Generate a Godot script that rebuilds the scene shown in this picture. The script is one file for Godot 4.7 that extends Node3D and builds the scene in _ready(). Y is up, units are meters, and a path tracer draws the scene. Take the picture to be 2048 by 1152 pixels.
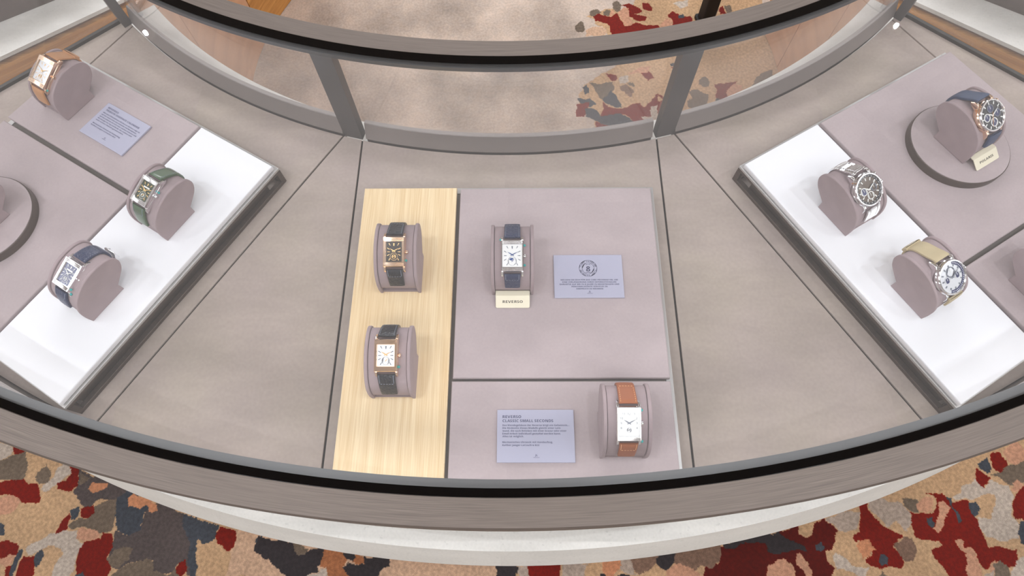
extends Node3D
# A curved glass watch showcase in a shop, seen from above the customer side.
# Origin: centre of the ring on which the showcase is bent, at the level of its display deck; +z towards the viewer.

const TRAY_TURN = {"left": -30.6, "middle": 0.35, "right": 31.2}   # degrees about the ring centre
const PANEL_Y = 0.040
const FLOOR_Y = -0.75
const GLASS_Y = 0.197

var M = {}
var T = {}
var group_id = 0
var taken = {}


func _ready():
	set_camera()
	set_light()
	make_textures()
	make_materials()
	build_room()
	build_showcase()
	build_neighbours()
	build_trays()
	build_displays()


# ------------------------------------------------------------------ camera and light
func set_camera():
	var cam = Camera3D.new()
	cam.name = "camera"
	cam.fov = 51.2075
	cam.near = 0.02
	cam.far = 60.0
	var right = Vector3(0.9998763, -0.01328566, -0.00841893)
	var up = Vector3(-0.00248347, 0.39519468, -0.91859403)
	var ahead = Vector3(-0.01553124, -0.91850131, -0.3951128)
	cam.transform = Transform3D(Basis(right, up, -ahead), Vector3(0.02296, 0.70, 1.33935))
	add_child(cam)
	cam.current = true


const PANEL_ENERGY = 6.0
const STRIP_ENERGY = 0.0036
const SPOT_ENERGY = 0.8

func set_light():
	var env = Environment.new()
	env.background_mode = Environment.BG_COLOR
	env.background_color = Color(0, 0, 0)
	env.tonemap_mode = Environment.TONE_MAPPER_LINEAR
	env.tonemap_exposure = 0.82
	env.sdfgi_enabled = true
	env.ssao_enabled = true
	env.ssil_enabled = true
	var world = WorldEnvironment.new()
	world.name = "world"
	world.environment = env
	add_child(world)


# A soft ceiling panel: a frame, a glowing diffuser and an area light of the same size just below it.
func ceiling_panel(label, at, size_x, size_z, energy):
	var t = thing("ceiling_light", label, "ceiling light", at, 0.0, "soft light panels in the shop ceiling")
	var st = mb()
	box(st, Vector3(0, -0.02, 0), Vector3(size_x + 0.06, 0.04, size_z + 0.06))
	part("frame", st, M.white_paint, t)
	st = mb()
	box(st, Vector3(0, -0.042, 0), Vector3(size_x, 0.004, size_z))
	part("diffuser", st, M.glow, t)
	var l = AreaLight3D.new()
	l.name = "light"
	l.area_size = Vector2(size_x, size_z)
	l.light_energy = energy
	l.light_color = Color(0.945, 0.97, 1.0)
	l.area_range = 14.0
	l.area_attenuation = 2.0
	l.shadow_enabled = true
	l.transform = Transform3D(Basis(Vector3.RIGHT, -PI / 2), Vector3(0, -0.046, 0))
	t.add_child(l)


# ------------------------------------------------------------------ small helpers
func numbered(called):
	var n = taken.get(called, 0)
	taken[called] = n + 1
	return called if n == 0 else "%s_%03d" % [called, n]


func thing(called, label, category, at = Vector3.ZERO, turn = 0.0, group = ""):
	var o = Node3D.new()
	o.name = numbered(called)
	add_child(o)
	o.position = at
	o.rotation.y = deg_to_rad(turn)
	o.set_meta("label", label)
	o.set_meta("category", category)
	if group:
		o.set_meta("group", group)
	return o


# a thing that stands on a tray: u across the tray, v outwards from the ring centre
func on_tray(called, label, category, tray, u, y, v, group = ""):
	var a = deg_to_rad(TRAY_TURN[tray])
	var at = Basis(Vector3.UP, a) * Vector3(u, y, v)
	return thing(called, label, category, at, TRAY_TURN[tray], group)


func mb():
	var st = SurfaceTool.new()
	st.begin(Mesh.PRIMITIVE_TRIANGLES)
	return st


func part(called, st, material, parent, X = Transform3D(), finish = true):
	if finish:
		st.generate_normals()
	var o = MeshInstance3D.new()
	o.name = called
	o.mesh = st.commit()
	o.material_override = null
	o.mesh.surface_set_material(0, material)
	o.transform = X
	parent.add_child(o, true)
	return o


func structure(called, st, material):
	var o = part(called, st, material, self)
	o.set_meta("kind", "structure")
	return o


func next_group(st):
	group_id += 1
	st.set_smooth_group(group_id)


func tri(st, a, b, c):
	st.add_vertex(a)
	st.add_vertex(b)
	st.add_vertex(c)


func quad(st, a, b, c, d):
	st.set_smooth_group(-1)
	st.set_uv(Vector2.ZERO)
	tri(st, a, b, c)
	tri(st, a, c, d)


# a smooth sheet through rows of points; uv runs in metres
func grid(st, rows):
	next_group(st)
	var us = [0.0]
	for i in range(1, rows.size()):
		us.append(us[i - 1] + rows[i][0].distance_to(rows[i - 1][0]))
	var vs = [0.0]
	for j in range(1, rows[0].size()):
		vs.append(vs[j - 1] + rows[0][j].distance_to(rows[0][j - 1]))
	for i in rows.size() - 1:
		for j in rows[0].size() - 1:
			var q = [[i, j], [i, j + 1], [i + 1, j + 1], [i, j], [i + 1, j + 1], [i + 1, j]]
			for e in q:
				st.set_uv(Vector2(us[e[0]], vs[e[1]]))
				st.add_vertex(rows[e[0]][e[1]])


func box(st, c, s, X = Transform3D()):
	var h = s / 2.0
	var v = []
	for k in 8:
		v.append(X * (c + Vector3(h.x if k & 1 else -h.x, h.y if k & 2 else -h.y, h.z if k & 4 else -h.z)))
	for f in [[0, 2, 3, 1], [4, 5, 7, 6], [0, 1, 5, 4], [2, 6, 7, 3], [0, 4, 6, 2], [1, 3, 7, 5]]:
		quad(st, v[f[0]], v[f[1]], v[f[2]], v[f[3]])


func cap(st, poly, depth, X, flip):
	var idx = Geometry2D.triangulate_polygon(poly)
	st.set_smooth_group(-1)
	for k in range(0, idx.size(), 3):
		var a = X * Vector3(poly[idx[k]].x, poly[idx[k]].y, depth)
		var b = X * Vector3(poly[idx[k + 1]].x, poly[idx[k + 1]].y, depth)
		var c = X * Vector3(poly[idx[k + 2]].x, poly[idx[k + 2]].y, depth)
		for e in ([0, 2, 1] if flip else [0, 1, 2]):
			var w = [a, b, c][e]
			var p2 = poly[idx[k + e]]
			st.set_uv(Vector2(p2.x, p2.y))
			st.add_vertex(w)


func inset(poly, d):
	var out = PackedVector2Array()
	var n = poly.size()
	for i in n:
		var e1 = (poly[i] - poly[(i + n - 1) % n]).normalized()
		var e2 = (poly[(i + 1) % n] - poly[i]).normalized()
		var n1 = Vector2(-e1.y, e1.x)
		var n2 = Vector2(-e2.y, e2.x)
		var m = (n1 + n2)
		var k = d / maxf(0.35, 0.5 * m.length_squared())
		out.append(poly[i] + m * k)
	return out


# polygon (x, y) pushed out along local z from d0 to d1, edges rounded by bev, placed with X
func extrude(st, given, d0, d1, bev = 0.0, X = Transform3D()):
	var poly = PackedVector2Array(given)
	if Geometry2D.is_polygon_clockwise(poly):
		poly.reverse()
	var n = poly.size()
	var rings = []
	if bev > 0.0:
		rings = [[inset(poly, bev), d0], [inset(poly, bev * 0.3), d0 + bev * 0.3], [poly, d0 + bev], [poly, d1 - bev], [inset(poly, bev * 0.3), d1 - bev * 0.3], [inset(poly, bev), d1]]
	else:
		rings = [[poly, d0], [poly, d1]]
	var sharp = []
	for i in n:
		var e1 = (poly[i] - poly[(i + n - 1) % n]).normalized()
		var e2 = (poly[(i + 1) % n] - poly[i]).normalized()
		if e1.dot(e2) < 0.82:
			sharp.append(i)
	if sharp.is_empty():
		sharp = [0]
	for s in sharp.size():
		var a = sharp[s]
		var b = sharp[(s + 1) % sharp.size()]
		if b <= a:
			b += n
		var rows = []
		for i in range(a, b + 1):
			var row = []
			for r in rings:
				var p = r[0][i % n]
				row.append(X * Vector3(p.x, p.y, r[1]))
			rows.append(row)
		grid(st, rows)
	cap(st, rings[0][0], d0, X, false)
	cap(st, rings[rings.size() - 1][0], d1, X, true)


const UPRIGHT = Basis(Vector3(1, 0, 0), Vector3(0, 0, 1), Vector3(0, -1, 0))
const SIDEWAYS = Basis(Vector3(0, 0, 1), Vector3(0, 1, 0), Vector3(-1, 0, 0))

# a plan polygon in (x, z) between two heights
func slab(st, poly, y0, y1, bev = 0.0, X = Transform3D()):
	extrude(st, poly, -y1, -y0, bev, X * Transform3D(UPRIGHT, Vector3.ZERO))


func rect(x0, y0, x1, y1):
	return PackedVector2Array([Vector2(x0, y0), Vector2(x1, y0), Vector2(x1, y1), Vector2(x0, y1)])


func round_rect(w, h, r, seg = 4):
	var out = PackedVector2Array()
	for c in [[1, 1, 0.0], [-1, 1, 90.0], [-1, -1, 180.0], [1, -1, 270.0]]:
		for k in seg + 1:
			var a = deg_to_rad(c[2] + 90.0 * k / seg)
			out.append(Vector2(c[0] * (w / 2 - r) + r * cos(a), c[1] * (h / 2 - r) + r * sin(a)))
	return out


func polar(deg, r, y = 0.0):
	var a = deg_to_rad(deg)
	return Vector3(r * sin(a), y, r * cos(a))


# a closed section of (radius, height) points swept about the ring centre
func ring(st, a0, a1, section, step = 1.5):
	var n = maxi(2, int(ceil((a1 - a0) / step)))
	var m = section.size()
	for k in m:
		var p = section[k]
		var q = section[(k + 1) % m]
		var rows = []
		for i in n + 1:
			var a = lerpf(a0, a1, float(i) / n)
			rows.append([polar(a, p.x, p.y), polar(a, q.x, q.y)])
		grid(st, rows)
	for e in [[a0, false], [a1, true]]:
		var a = deg_to_rad(e[0])
		cap(st, PackedVector2Array(section), 0.0, Transform3D(Basis(Vector3(sin(a), 0, cos(a)), Vector3.UP, Vector3(-cos(a), 0, sin(a))), Vector3.ZERO), e[1])


# (radius, height) points turned about local z
func lathe(st, section, X = Transform3D(), n = 40, smooth = false):
	var edges = []
	if smooth:
		edges = [section]
	else:
		for k in section.size() - 1:
			edges.append([section[k], section[k + 1]])
	for e in edges:
		var rows = []
		for i in n + 1:
			var a = TAU * i / n
			var row = []
			for p in e:
				row.append(X * Vector3(p.x * cos(a), p.x * sin(a), p.y))
			rows.append(row)
		grid(st, rows)


func arc_band(st, r0, r1, a0, a1, z0, z1, X, n = 24):
	# flat ring segment in the local xy plane; degrees clockwise from 12 o'clock
	var poly = PackedVector2Array()
	for i in n + 1:
		var a = deg_to_rad(lerpf(a0, a1, float(i) / n))
		poly.append(Vector2(sin(a), cos(a)) * r1)
	for i in n + 1:
		var a = deg_to_rad(lerpf(a1, a0, float(i) / n))
		poly.append(Vector2(sin(a), cos(a)) * r0)
	extrude(st, poly, z0, z1, 0.0, X)


func smooth_curve(pts, per = 5):
	var out = []
	for i in pts.size() - 1:
		var p0 = pts[maxi(i - 1, 0)]
		var p3 = pts[mini(i + 2, pts.size() - 1)]
		for k in per:
			out.append(pts[i].cubic_interpolate(pts[i + 1], p0, p3, float(k) / per))
	out.append(pts[pts.size() - 1])
	return out


# lettering: every line is [text, x, baseline y, cap height, width (0: natural), align -1 0 1], joined into one mesh in the local xy plane
func lettering(lines, bold = true):
	var st = SurfaceTool.new()
	st.begin(Mesh.PRIMITIVE_TRIANGLES)
	for l in lines:
		put_text(st, l[0], l[3], l[4], l[5], Transform3D(Basis(), Vector3(l[1], l[2], 0)), bold)
	return st


func put_text(st, text, cap_height, width, align, X, bold = true):
	var t = TextMesh.new()
	var f = SystemFont.new()
	f.font_names = PackedStringArray(["Droid Sans"])
	f.font_weight = 700 if bold else 400
	t.font = f
	t.font_size = 32
	t.pixel_size = 0.001
	t.depth = 0.0004
	t.curve_step = 2.0
	t.text = text
	var b = t.get_aabb()
	var sy = cap_height / 0.0229
	var sx = width / b.size.x if width > 0.0 else sy * 1.12
	var left = b.position.x
	if align == 0:
		left = b.position.x + b.size.x / 2
	elif align == 1:
		left = b.position.x + b.size.x
	var fit = Transform3D(Basis.from_scale(Vector3(sx, sy, 0.25)), Vector3(-left * sx, 0.011 * sy, 0))
	st.append_from(t, 0, X * fit)


const LYING = Basis(Vector3(1, 0, 0), Vector3(0, 0, -1), Vector3(0, 1, 0))   # local xy laid flat, its top away from the viewer


# ------------------------------------------------------------------ textures and materials
func noise(freq, octaves, s, kind = FastNoiseLite.TYPE_SIMPLEX_SMOOTH):
	var n = FastNoiseLite.new()
	n.noise_type = kind
	n.frequency = freq
	n.seed = s
	n.fractal_type = FastNoiseLite.FRACTAL_FBM
	n.fractal_octaves = octaves
	return n


func picture(w, h, fn):
	var im = Image.create(w, h, false, Image.FORMAT_RGB8)
	for y in h:
		for x in w:
			im.set_pixel(x, y, fn.call(x, y))
	return ImageTexture.create_from_image(im)


func make_textures():
	var n1 = noise(0.006, 4, 3)
	var n2 = noise(0.15, 2, 5)
	T.suede = picture(512, 512, func(x, y):
		var k = 0.955 + 0.04 * n1.get_noise_2d(x, y * 1.6) + 0.016 * n2.get_noise_2d(x, y)
		return Color(k, k * 0.995, k * 0.99))
	T.deck = picture(512, 512, func(x, y):
		var k = 0.94 + 0.05 * n1.get_noise_2d(x * 0.9, y * 1.7) + 0.025 * n1.get_noise_2d(x * 2.0 + 900, y * 7.0) + 0.025 * n2.get_noise_2d(x, y)
		var w = n1.get_noise_2d(x * 0.8 + 400, y + 77)
		return Color(k, k * (0.99 + 0.008 * w), k * (0.985 - 0.016 * w)))
	T.brushed = picture(512, 256, func(x, y):
		var t = x / 512.0
		var a = 0.13 * n1.get_noise_2d(x * 1.4, y * 22.0) + 0.07 * n2.get_noise_2d(x * 0.12, y * 3.0)
		var b = 0.13 * n1.get_noise_2d((x - 512) * 1.4, y * 22.0) + 0.07 * n2.get_noise_2d((x - 512) * 0.12, y * 3.0)
		var k = 0.88 + lerpf(a, b, t)
		return Color(k, k * 0.985, k * 0.97))
	T.oak = picture(512, 512, func(x, y):
		var s = n1.get_noise_2d(x * 11.0 + 14.0 * n1.get_noise_2d(x * 0.5, y * 0.5), y * 0.5)
		var p = n2.get_noise_2d(x * 3.0, y * 0.10)
		var k = clampf(0.60 + 0.5 * s + 0.5 * p, 0.0, 1.0)
		return Color(0.86, 0.73, 0.54).lerp(Color(0.955, 0.865, 0.71), k))
	T.walnut = picture(512, 512, func(x, y):
		var s = n1.get_noise_2d(x * 0.4 + 50, y * 6.0 + 10.0 * n1.get_noise_2d(x * 0.3, y * 0.4))
		var p = n2.get_noise_2d(x * 0.06, y * 1.8)
		var k = clampf(0.5 + 0.8 * s + 0.35 * p, 0.0, 1.0)
		return Color(0.67, 0.455, 0.22).lerp(Color(0.87, 0.645, 0.37), k))
	T.pale = picture(256, 256, func(x, y):
		var k = 0.80 + 0.07 * n1.get_noise_2d(x * 0.4, y * 5.0)
		return Color(k, k * 0.84, k * 0.72))
	var n3 = noise(0.05, 2, 8)
	T.stone = picture(512, 512, func(x, y):
		var k = 0.93 + 0.06 * n1.get_noise_2d(x * 0.6, y * 2.4) + 0.02 * n2.get_noise_2d(x, y)
		if n3.get_noise_2d(x * 1.2, y * 2.0) > 0.60:
			k *= 0.95
		return Color(k, k * 0.992, k * 0.978))
	var n4 = noise(0.035, 1, 11, FastNoiseLite.TYPE_CELLULAR)
	n4.cellular_return_type = FastNoiseLite.RETURN_DISTANCE2_SUB
	T.scales = picture(256, 256, func(x, y):
		var k = clampf(0.5 + 0.9 * (n4.get_noise_2d(x, y * 1.4) + 0.9), 0.0, 1.0)
		return Color(k, k, k))
	T.grain = picture(256, 256, func(x, y):
		var k = 0.90 + 0.17 * n2.get_noise_2d(x * 2.0, y * 2.0)
		return Color(k, k, k))


func mat(color, rough, metal = 0.0, tex = null, scale = 1.0, opts = {}):
	var m = StandardMaterial3D.new()
	m.albedo_color = color
	m.roughness = rough
	m.metallic = metal
	if tex:
		m.albedo_texture = tex
		m.uv1_scale = Vector3(scale, scale, scale) if not scale is Vector3 else scale
		if not opts.get("uv", false):
			m.uv1_triplanar = true
			m.uv1_world_triplanar = opts.get("world", false)
	if opts.has("bump"):
		m.heightmap_enabled = true
		m.heightmap_texture = opts.bump_tex if opts.has("bump_tex") else tex
		m.heightmap_scale = opts.bump
	if opts.has("coat"):
		m.clearcoat_enabled = true
		m.clearcoat = opts.coat
		m.clearcoat_roughness = 0.08
	if opts.has("rim"):
		m.rim_enabled = true
		m.rim = opts.rim
		m.rim_tint = 0.5
	if opts.has("spec"):
		m.metallic_specular = opts.spec
	return m


func c8(r, g, b):
	return Color(r / 255.0, g / 255.0, b / 255.0)


func make_materials():
	M.white_paint = mat(c8(225, 222, 216), 0.7)
	M.wall = mat(c8(206, 204, 202), 0.85)
	M.ceiling = mat(c8(178, 176, 174), 0.9)
	M.glow = mat(c8(250, 246, 240), 0.6)
	M.glow.emission_enabled = true
	M.glow.emission = Color(1.0, 0.96, 0.92)
	M.glow.emission_energy_multiplier = 1.5
	M.strip_glow = mat(c8(250, 248, 244), 0.5)
	M.strip_glow.emission_enabled = true
	M.strip_glow.emission = Color(1.0, 0.97, 0.94)
	M.strip_glow.emission_energy_multiplier = 2.0
	M.suede = mat(c8(185, 171, 173), 0.92, 0.0, T.suede, 3.2, {"rim": 0.15})
	M.holder = mat(c8(168, 151, 154), 0.95, 0.0, T.suede, 9.0, {"rim": 0.25})
	M.deck = mat(c8(179, 166, 157), 0.85, 0.0, T.deck, 2.2)
	M.rail = mat(c8(128, 117, 110), 0.5, 0.35, T.brushed, Vector3(3.0, 30.0, 1.0), {"uv": true})
	M.kerb = mat(c8(156, 149, 146), 0.42, 0.45)
	M.ledge = mat(c8(96, 96, 96), 0.4, 0.5)
	M.frame_metal = mat(c8(110, 109, 110), 0.38, 0.6)
	M.tray_metal = mat(c8(96, 84, 77), 0.42, 0.45, T.brushed, 6.0)
	M.tray_base = mat(c8(104, 96, 90), 0.5, 0.25)
	M.tray_top = mat(c8(196, 194, 192), 0.35, 0.5)
	M.end_metal = mat(c8(58, 56, 55), 0.4, 0.4)
	M.pale_wood = mat(c8(250, 232, 214), 0.5, 0.0, T.pale, 2.6, {"world": true})
	M.dark = mat(c8(18, 14, 12), 0.7)
	M.frit = mat(c8(9, 7, 7), 0.0, 0.0, null, 1.0, {"spec": 0.32})
	M.glass = mat(Color(1, 1, 1, 0.02), 0.0)
	M.glass.transparency = BaseMaterial3D.TRANSPARENCY_ALPHA
	M.stone = mat(c8(234, 232, 228), 0.55, 0.0, T.stone, 3.0, {"world": true})
	M.oak = mat(Color(1, 1, 1), 0.5, 0.0, T.oak, Vector3(3.0, 3.0, 1.5))
	M.walnut = mat(Color(1, 1, 1), 0.45, 0.0, T.walnut, 2.6, {"world": true})
	M.white_plank = mat(c8(240, 240, 243), 0.45)
	M.card = mat(c8(180, 180, 200), 0.18, 0.0, null, 1.0, {"coat": 0.4})
	M.ink = mat(c8(62, 66, 96), 0.7)
	M.dark_ink = mat(c8(60, 52, 44), 0.7)
	M.brass = mat(c8(230, 222, 198), 0.42, 0.2)
	M.rose_gold = mat(c8(255, 226, 200), 0.13, 1.0)
	M.steel = mat(c8(240, 240, 242), 0.13, 1.0)
	M.teal = mat(c8(40, 170, 168), 0.4)
	M.strap_black = mat(c8(38, 40, 46), 0.3, 0.0, null, 1.0, {"bump": 0.06, "bump_tex": T.scales})
	M.strap_navy = mat(c8(44, 54, 84), 0.32, 0.0, null, 1.0, {"bump": 0.06, "bump_tex": T.scales})
	for k in ["strap_black", "strap_navy"]:
		M[k].uv1_triplanar = true
		M[k].uv1_scale = Vector3(28, 28, 28)
	M.strap_green = mat(c8(74, 98, 72), 0.28, 0.0, null, 1.0, {"coat": 0.3})
	M.strap_brown = mat(c8(168, 96, 56), 0.5, 0.0, T.suede, 14.0, {"bump": 0.02})
	M.strap_tan = mat(c8(206, 150, 104), 0.4, 0.0, T.suede, 14.0)
	M.strap_beige = mat(c8(200, 184, 148), 0.8, 0.0, T.suede, 14.0)
	M.strap_blue = mat(c8(62, 76, 104), 0.55)
	M.thread = mat(c8(226, 170, 120), 0.8)
	M.thread_dark = mat(c8(130, 136, 150), 0.8)
	M.dial_black = mat(c8(46, 38, 32), 0.25, 0.0, null, 1.0, {"coat": 0.6})
	M.dial_white = mat(c8(238, 238, 236), 0.35, 0.0, null, 1.0, {"coat": 0.4})
	M.dial_navy = mat(c8(34, 44, 92), 0.25, 0.1, null, 1.0, {"coat": 0.6})
	M.dial_green = mat(c8(44, 58, 34), 0.25, 0.1, null, 1.0, {"coat": 0.6})
	M.dial_night = mat(c8(34, 36, 44), 0.25, 0.1, null, 1.0, {"coat": 0.6})
	M.dial_silver = mat(c8(214, 216, 220), 0.3, 0.3, null, 1.0, {"coat": 0.4})
	M.dial_bronze = mat(c8(84, 72, 62), 0.3, 0.4, null, 1.0, {"coat": 0.6})
	M.lume = mat(c8(236, 236, 232), 0.5)
	M.gold_mark = mat(c8(230, 190, 130), 0.3, 0.6)
	M.grey_mark = mat(c8(110, 116, 128), 0.35, 0.3)
	M.soft_mark = mat(c8(176, 178, 184), 0.4, 0.1)
	M.blue_mark = mat(c8(60, 84, 140), 0.35, 0.3)


# the carpet: blobs of dyed pile, outlines traced in millimetres on the floor, edges roughened, pile grain over everything
const DYES = [[190, 156, 120], [186, 172, 158], [116, 20, 6], [112, 98, 84], [194, 146, 118], [84, 75, 73], [66, 70, 77], [194, 134, 98], [52, 47, 49], [200, 166, 138], [172, 156, 142], [200, 182, 167], [86, 14, 5], [126, 100, 84], [164, 106, 70]]

func carpet_texture():
	var w = 1500
	var h = 1100
	var lab = PackedByteArray()
	lab.resize(w * h)
	for y in h:
		var z = -600 + 2 * y
		if z < 900:
			for x in w:
				lab[y * w + x] = 11
	for b in BLOBS:
		var ys = []
		for k in range(2, b.size(), 2):
			ys.append((b[k] + 600) / 2.0)
		var xs = []
		for k in range(1, b.size(), 2):
			xs.append((b[k] + 1500) / 2.0)
		var m = xs.size()
		for y in range(maxi(0, int(ys.min())), mini(h - 1, int(ys.max())) + 1):
			var cut = []
			for k in m:
				var k2 = (k + 1) % m
				if (ys[k] <= y) != (ys[k2] <= y):
					cut.append(lerpf(xs[k], xs[k2], (y - ys[k]) / (ys[k2] - ys[k])))
			cut.sort()
			for k in range(0, cut.size() - 1, 2):
				for x in range(maxi(0, int(ceil(cut[k]))), mini(w - 1, int(cut[k + 1])) + 1):
					lab[y * w + x] = b[0]
	var wob = noise(0.03, 3, 21).get_image(w, h).get_data()
	var wob2 = noise(0.03, 3, 33).get_image(w, h).get_data()
	var cloud = noise(0.008, 4, 5).get_image(w, h).get_data()
	var fine = noise(0.2, 2, 9).get_image(w, h).get_data()
	var out = PackedByteArray()
	out.resize(w * h * 3)
	for y in h:
		for x in w:
			var i = y * w + x
			var sx = clampi(x + ((wob[i] - 128) >> 5), 0, w - 1)
			var sy = clampi(y + ((wob2[i] - 128) >> 5), 0, h - 1)
			var l = lab[sy * w + sx]
			var d = DYES[l]
			var k = 0.80 + fine[i] * 0.0011 + cloud[i] * 0.0006
			var warm = 0
			if l == 11:
				k = 0.75 + cloud[i] * 0.0013 + fine[i] * 0.0006
				warm = (cloud[(i * 7) % (w * h)] - 128) >> 6
			out[i * 3] = clampi(int(d[0] * k) + warm, 0, 255)
			out[i * 3 + 1] = clampi(int(d[1] * k), 0, 255)
			out[i * 3 + 2] = clampi(int(d[2] * k) - warm, 0, 255)
	return ImageTexture.create_from_image(Image.create_from_data(w, h, false, Image.FORMAT_RGB8, out))


# ------------------------------------------------------------------ the room
func build_room():
	M.carpet = mat(Color(1, 1, 1), 1.0, 0.0, carpet_texture(), 1.0, {"uv": true, "rim": 0.05})
	M.carpet.detail_enabled = true
	M.carpet.detail_albedo = T.grain
	M.carpet.detail_blend_mode = BaseMaterial3D.BLEND_MODE_MUL
	M.carpet.detail_uv_layer = BaseMaterial3D.DETAIL_UV_2
	M.carpet.uv2_scale = Vector3(7, 7, 1)
	var st = mb()
	st.set_smooth_group(-1)
	var c = [Vector3(-4.5, FLOOR_Y, -4), Vector3(4.5, FLOOR_Y, -4), Vector3(4.5, FLOOR_Y, 5), Vector3(-4.5, FLOOR_Y, 5)]
	for e in [0, 1, 2, 0, 2, 3]:
		var p = c[e]
		st.set_uv(Vector2((p.x + 1.5) / 3.0, (p.z + 0.6) / 2.2))
		st.set_uv2(Vector2(p.x, p.z))
		st.add_vertex(p)
	box(st, Vector3(0, FLOOR_Y - 0.06, 0.5), Vector3(9, 0.1, 9))
	structure("floor", st, M.carpet)
	st = mb()
	box(st, Vector3(0, 2.30, 0.5), Vector3(9.2, 0.1, 9.2))
	structure("ceiling", st, M.ceiling)
	for w in [["wall_left", Vector3(-4.55, 0.75, 0.5), Vector3(0.1, 3.1, 9.2)], ["wall_right", Vector3(4.55, 0.75, 0.5), Vector3(0.1, 3.1, 9.2)], ["wall_back", Vector3(0, 0.75, -4.05), Vector3(9, 3.1, 0.1)], ["wall_front", Vector3(0, 0.75, 5.05), Vector3(9, 3.1, 0.1)]]:
		st = mb()
		box(st, w[1], w[2])
		structure(w[0], st, M.wall)
	ceiling_panel("large soft light panel in the ceiling behind the viewer", Vector3(0, 2.25, 2.55), 3.6, 0.8, PANEL_ENERGY * 0.7)
	ceiling_panel("soft light panel in the ceiling along the left wall", Vector3(-3.75, 2.25, 0.2), 0.8, 4.0, PANEL_ENERGY * 1.3)
	ceiling_panel("soft light panel in the ceiling along the right wall", Vector3(3.75, 2.25, 0.2), 0.8, 4.0, PANEL_ENERGY * 1.3)
	ceiling_panel("large soft light panel in the ceiling over the far carpet", Vector3(0, 2.25, -2.7), 4.0, 1.2, PANEL_ENERGY * 2.9)
	for p in [["far left", -2.12, -1.33], ["far right", 2.12, -1.36], ["near left", -2.01, 1.02], ["near right", 1.92, 1.0], ["middle left", -0.73, 1.27], ["middle right", 0.53, 1.27], ["rear left", -1.3, 1.40], ["rear right", 1.3, 1.40]]:
		downlight("small round %s downlight sunk in the ceiling above the showcase" % p[0], Vector3(p[1], 2.25, p[2]))


# a small sunk lamp: a metal ring, a glowing disc and a spot light of the same size just below it
func downlight(label, at):
	var t = thing("downlight", label, "downlight", at, 0.0, "small downlights above the showcase")
	var lay = Transform3D(Basis(Vector3(1, 0, 0), Vector3(0, 0, -1), Vector3(0, 1, 0)), Vector3.ZERO)
	var st = mb()
	lathe(st, [Vector2(0.008, -0.004), Vector2(0.032, -0.008), Vector2(0.045, -0.006), Vector2(0.045, 0.0)], lay, 32)
	part("ring", st, M.white_paint, t)
	st = mb()
	lathe(st, [Vector2(0.0, -0.003), Vector2(0.008, -0.003)], lay, 24)
	part("lamp", st, M.glow, t)
	var l = SpotLight3D.new()
	l.name = "light"
	l.light_energy = SPOT_ENERGY
	l.light_color = Color(0.945, 0.97, 1.0)
	l.light_size = 0.01
	l.spot_angle = 70.0
	l.spot_angle_attenuation = 0.8
	l.spot_range = 12.0
	l.spot_attenuation = 2.0
	l.shadow_enabled = true
	l.transform = Transform3D(Basis(Vector3.RIGHT, -PI / 2), Vector3(0, -0.022, 0))
	t.add_child(l)


# ------------------------------------------------------------------ the showcase
const END_L = -46.55
const END_R = 47.15
const POSTS = [[-16.05, -14.1], [14.75, 16.6]]

func arc_points(a0, a1, r, n):
	var out = []
	for i in n + 1:
		var p = polar(lerpf(a0, a1, float(i) / n), r)
		out.append(Vector2(p.x, p.z))
	return out


# where the tray-parallel line at u (in a tray turned by deg) meets the circle of radius r, as an angle
func line_angle(deg, u, r):
	return deg + rad_to_deg(asin(u / r))


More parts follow.
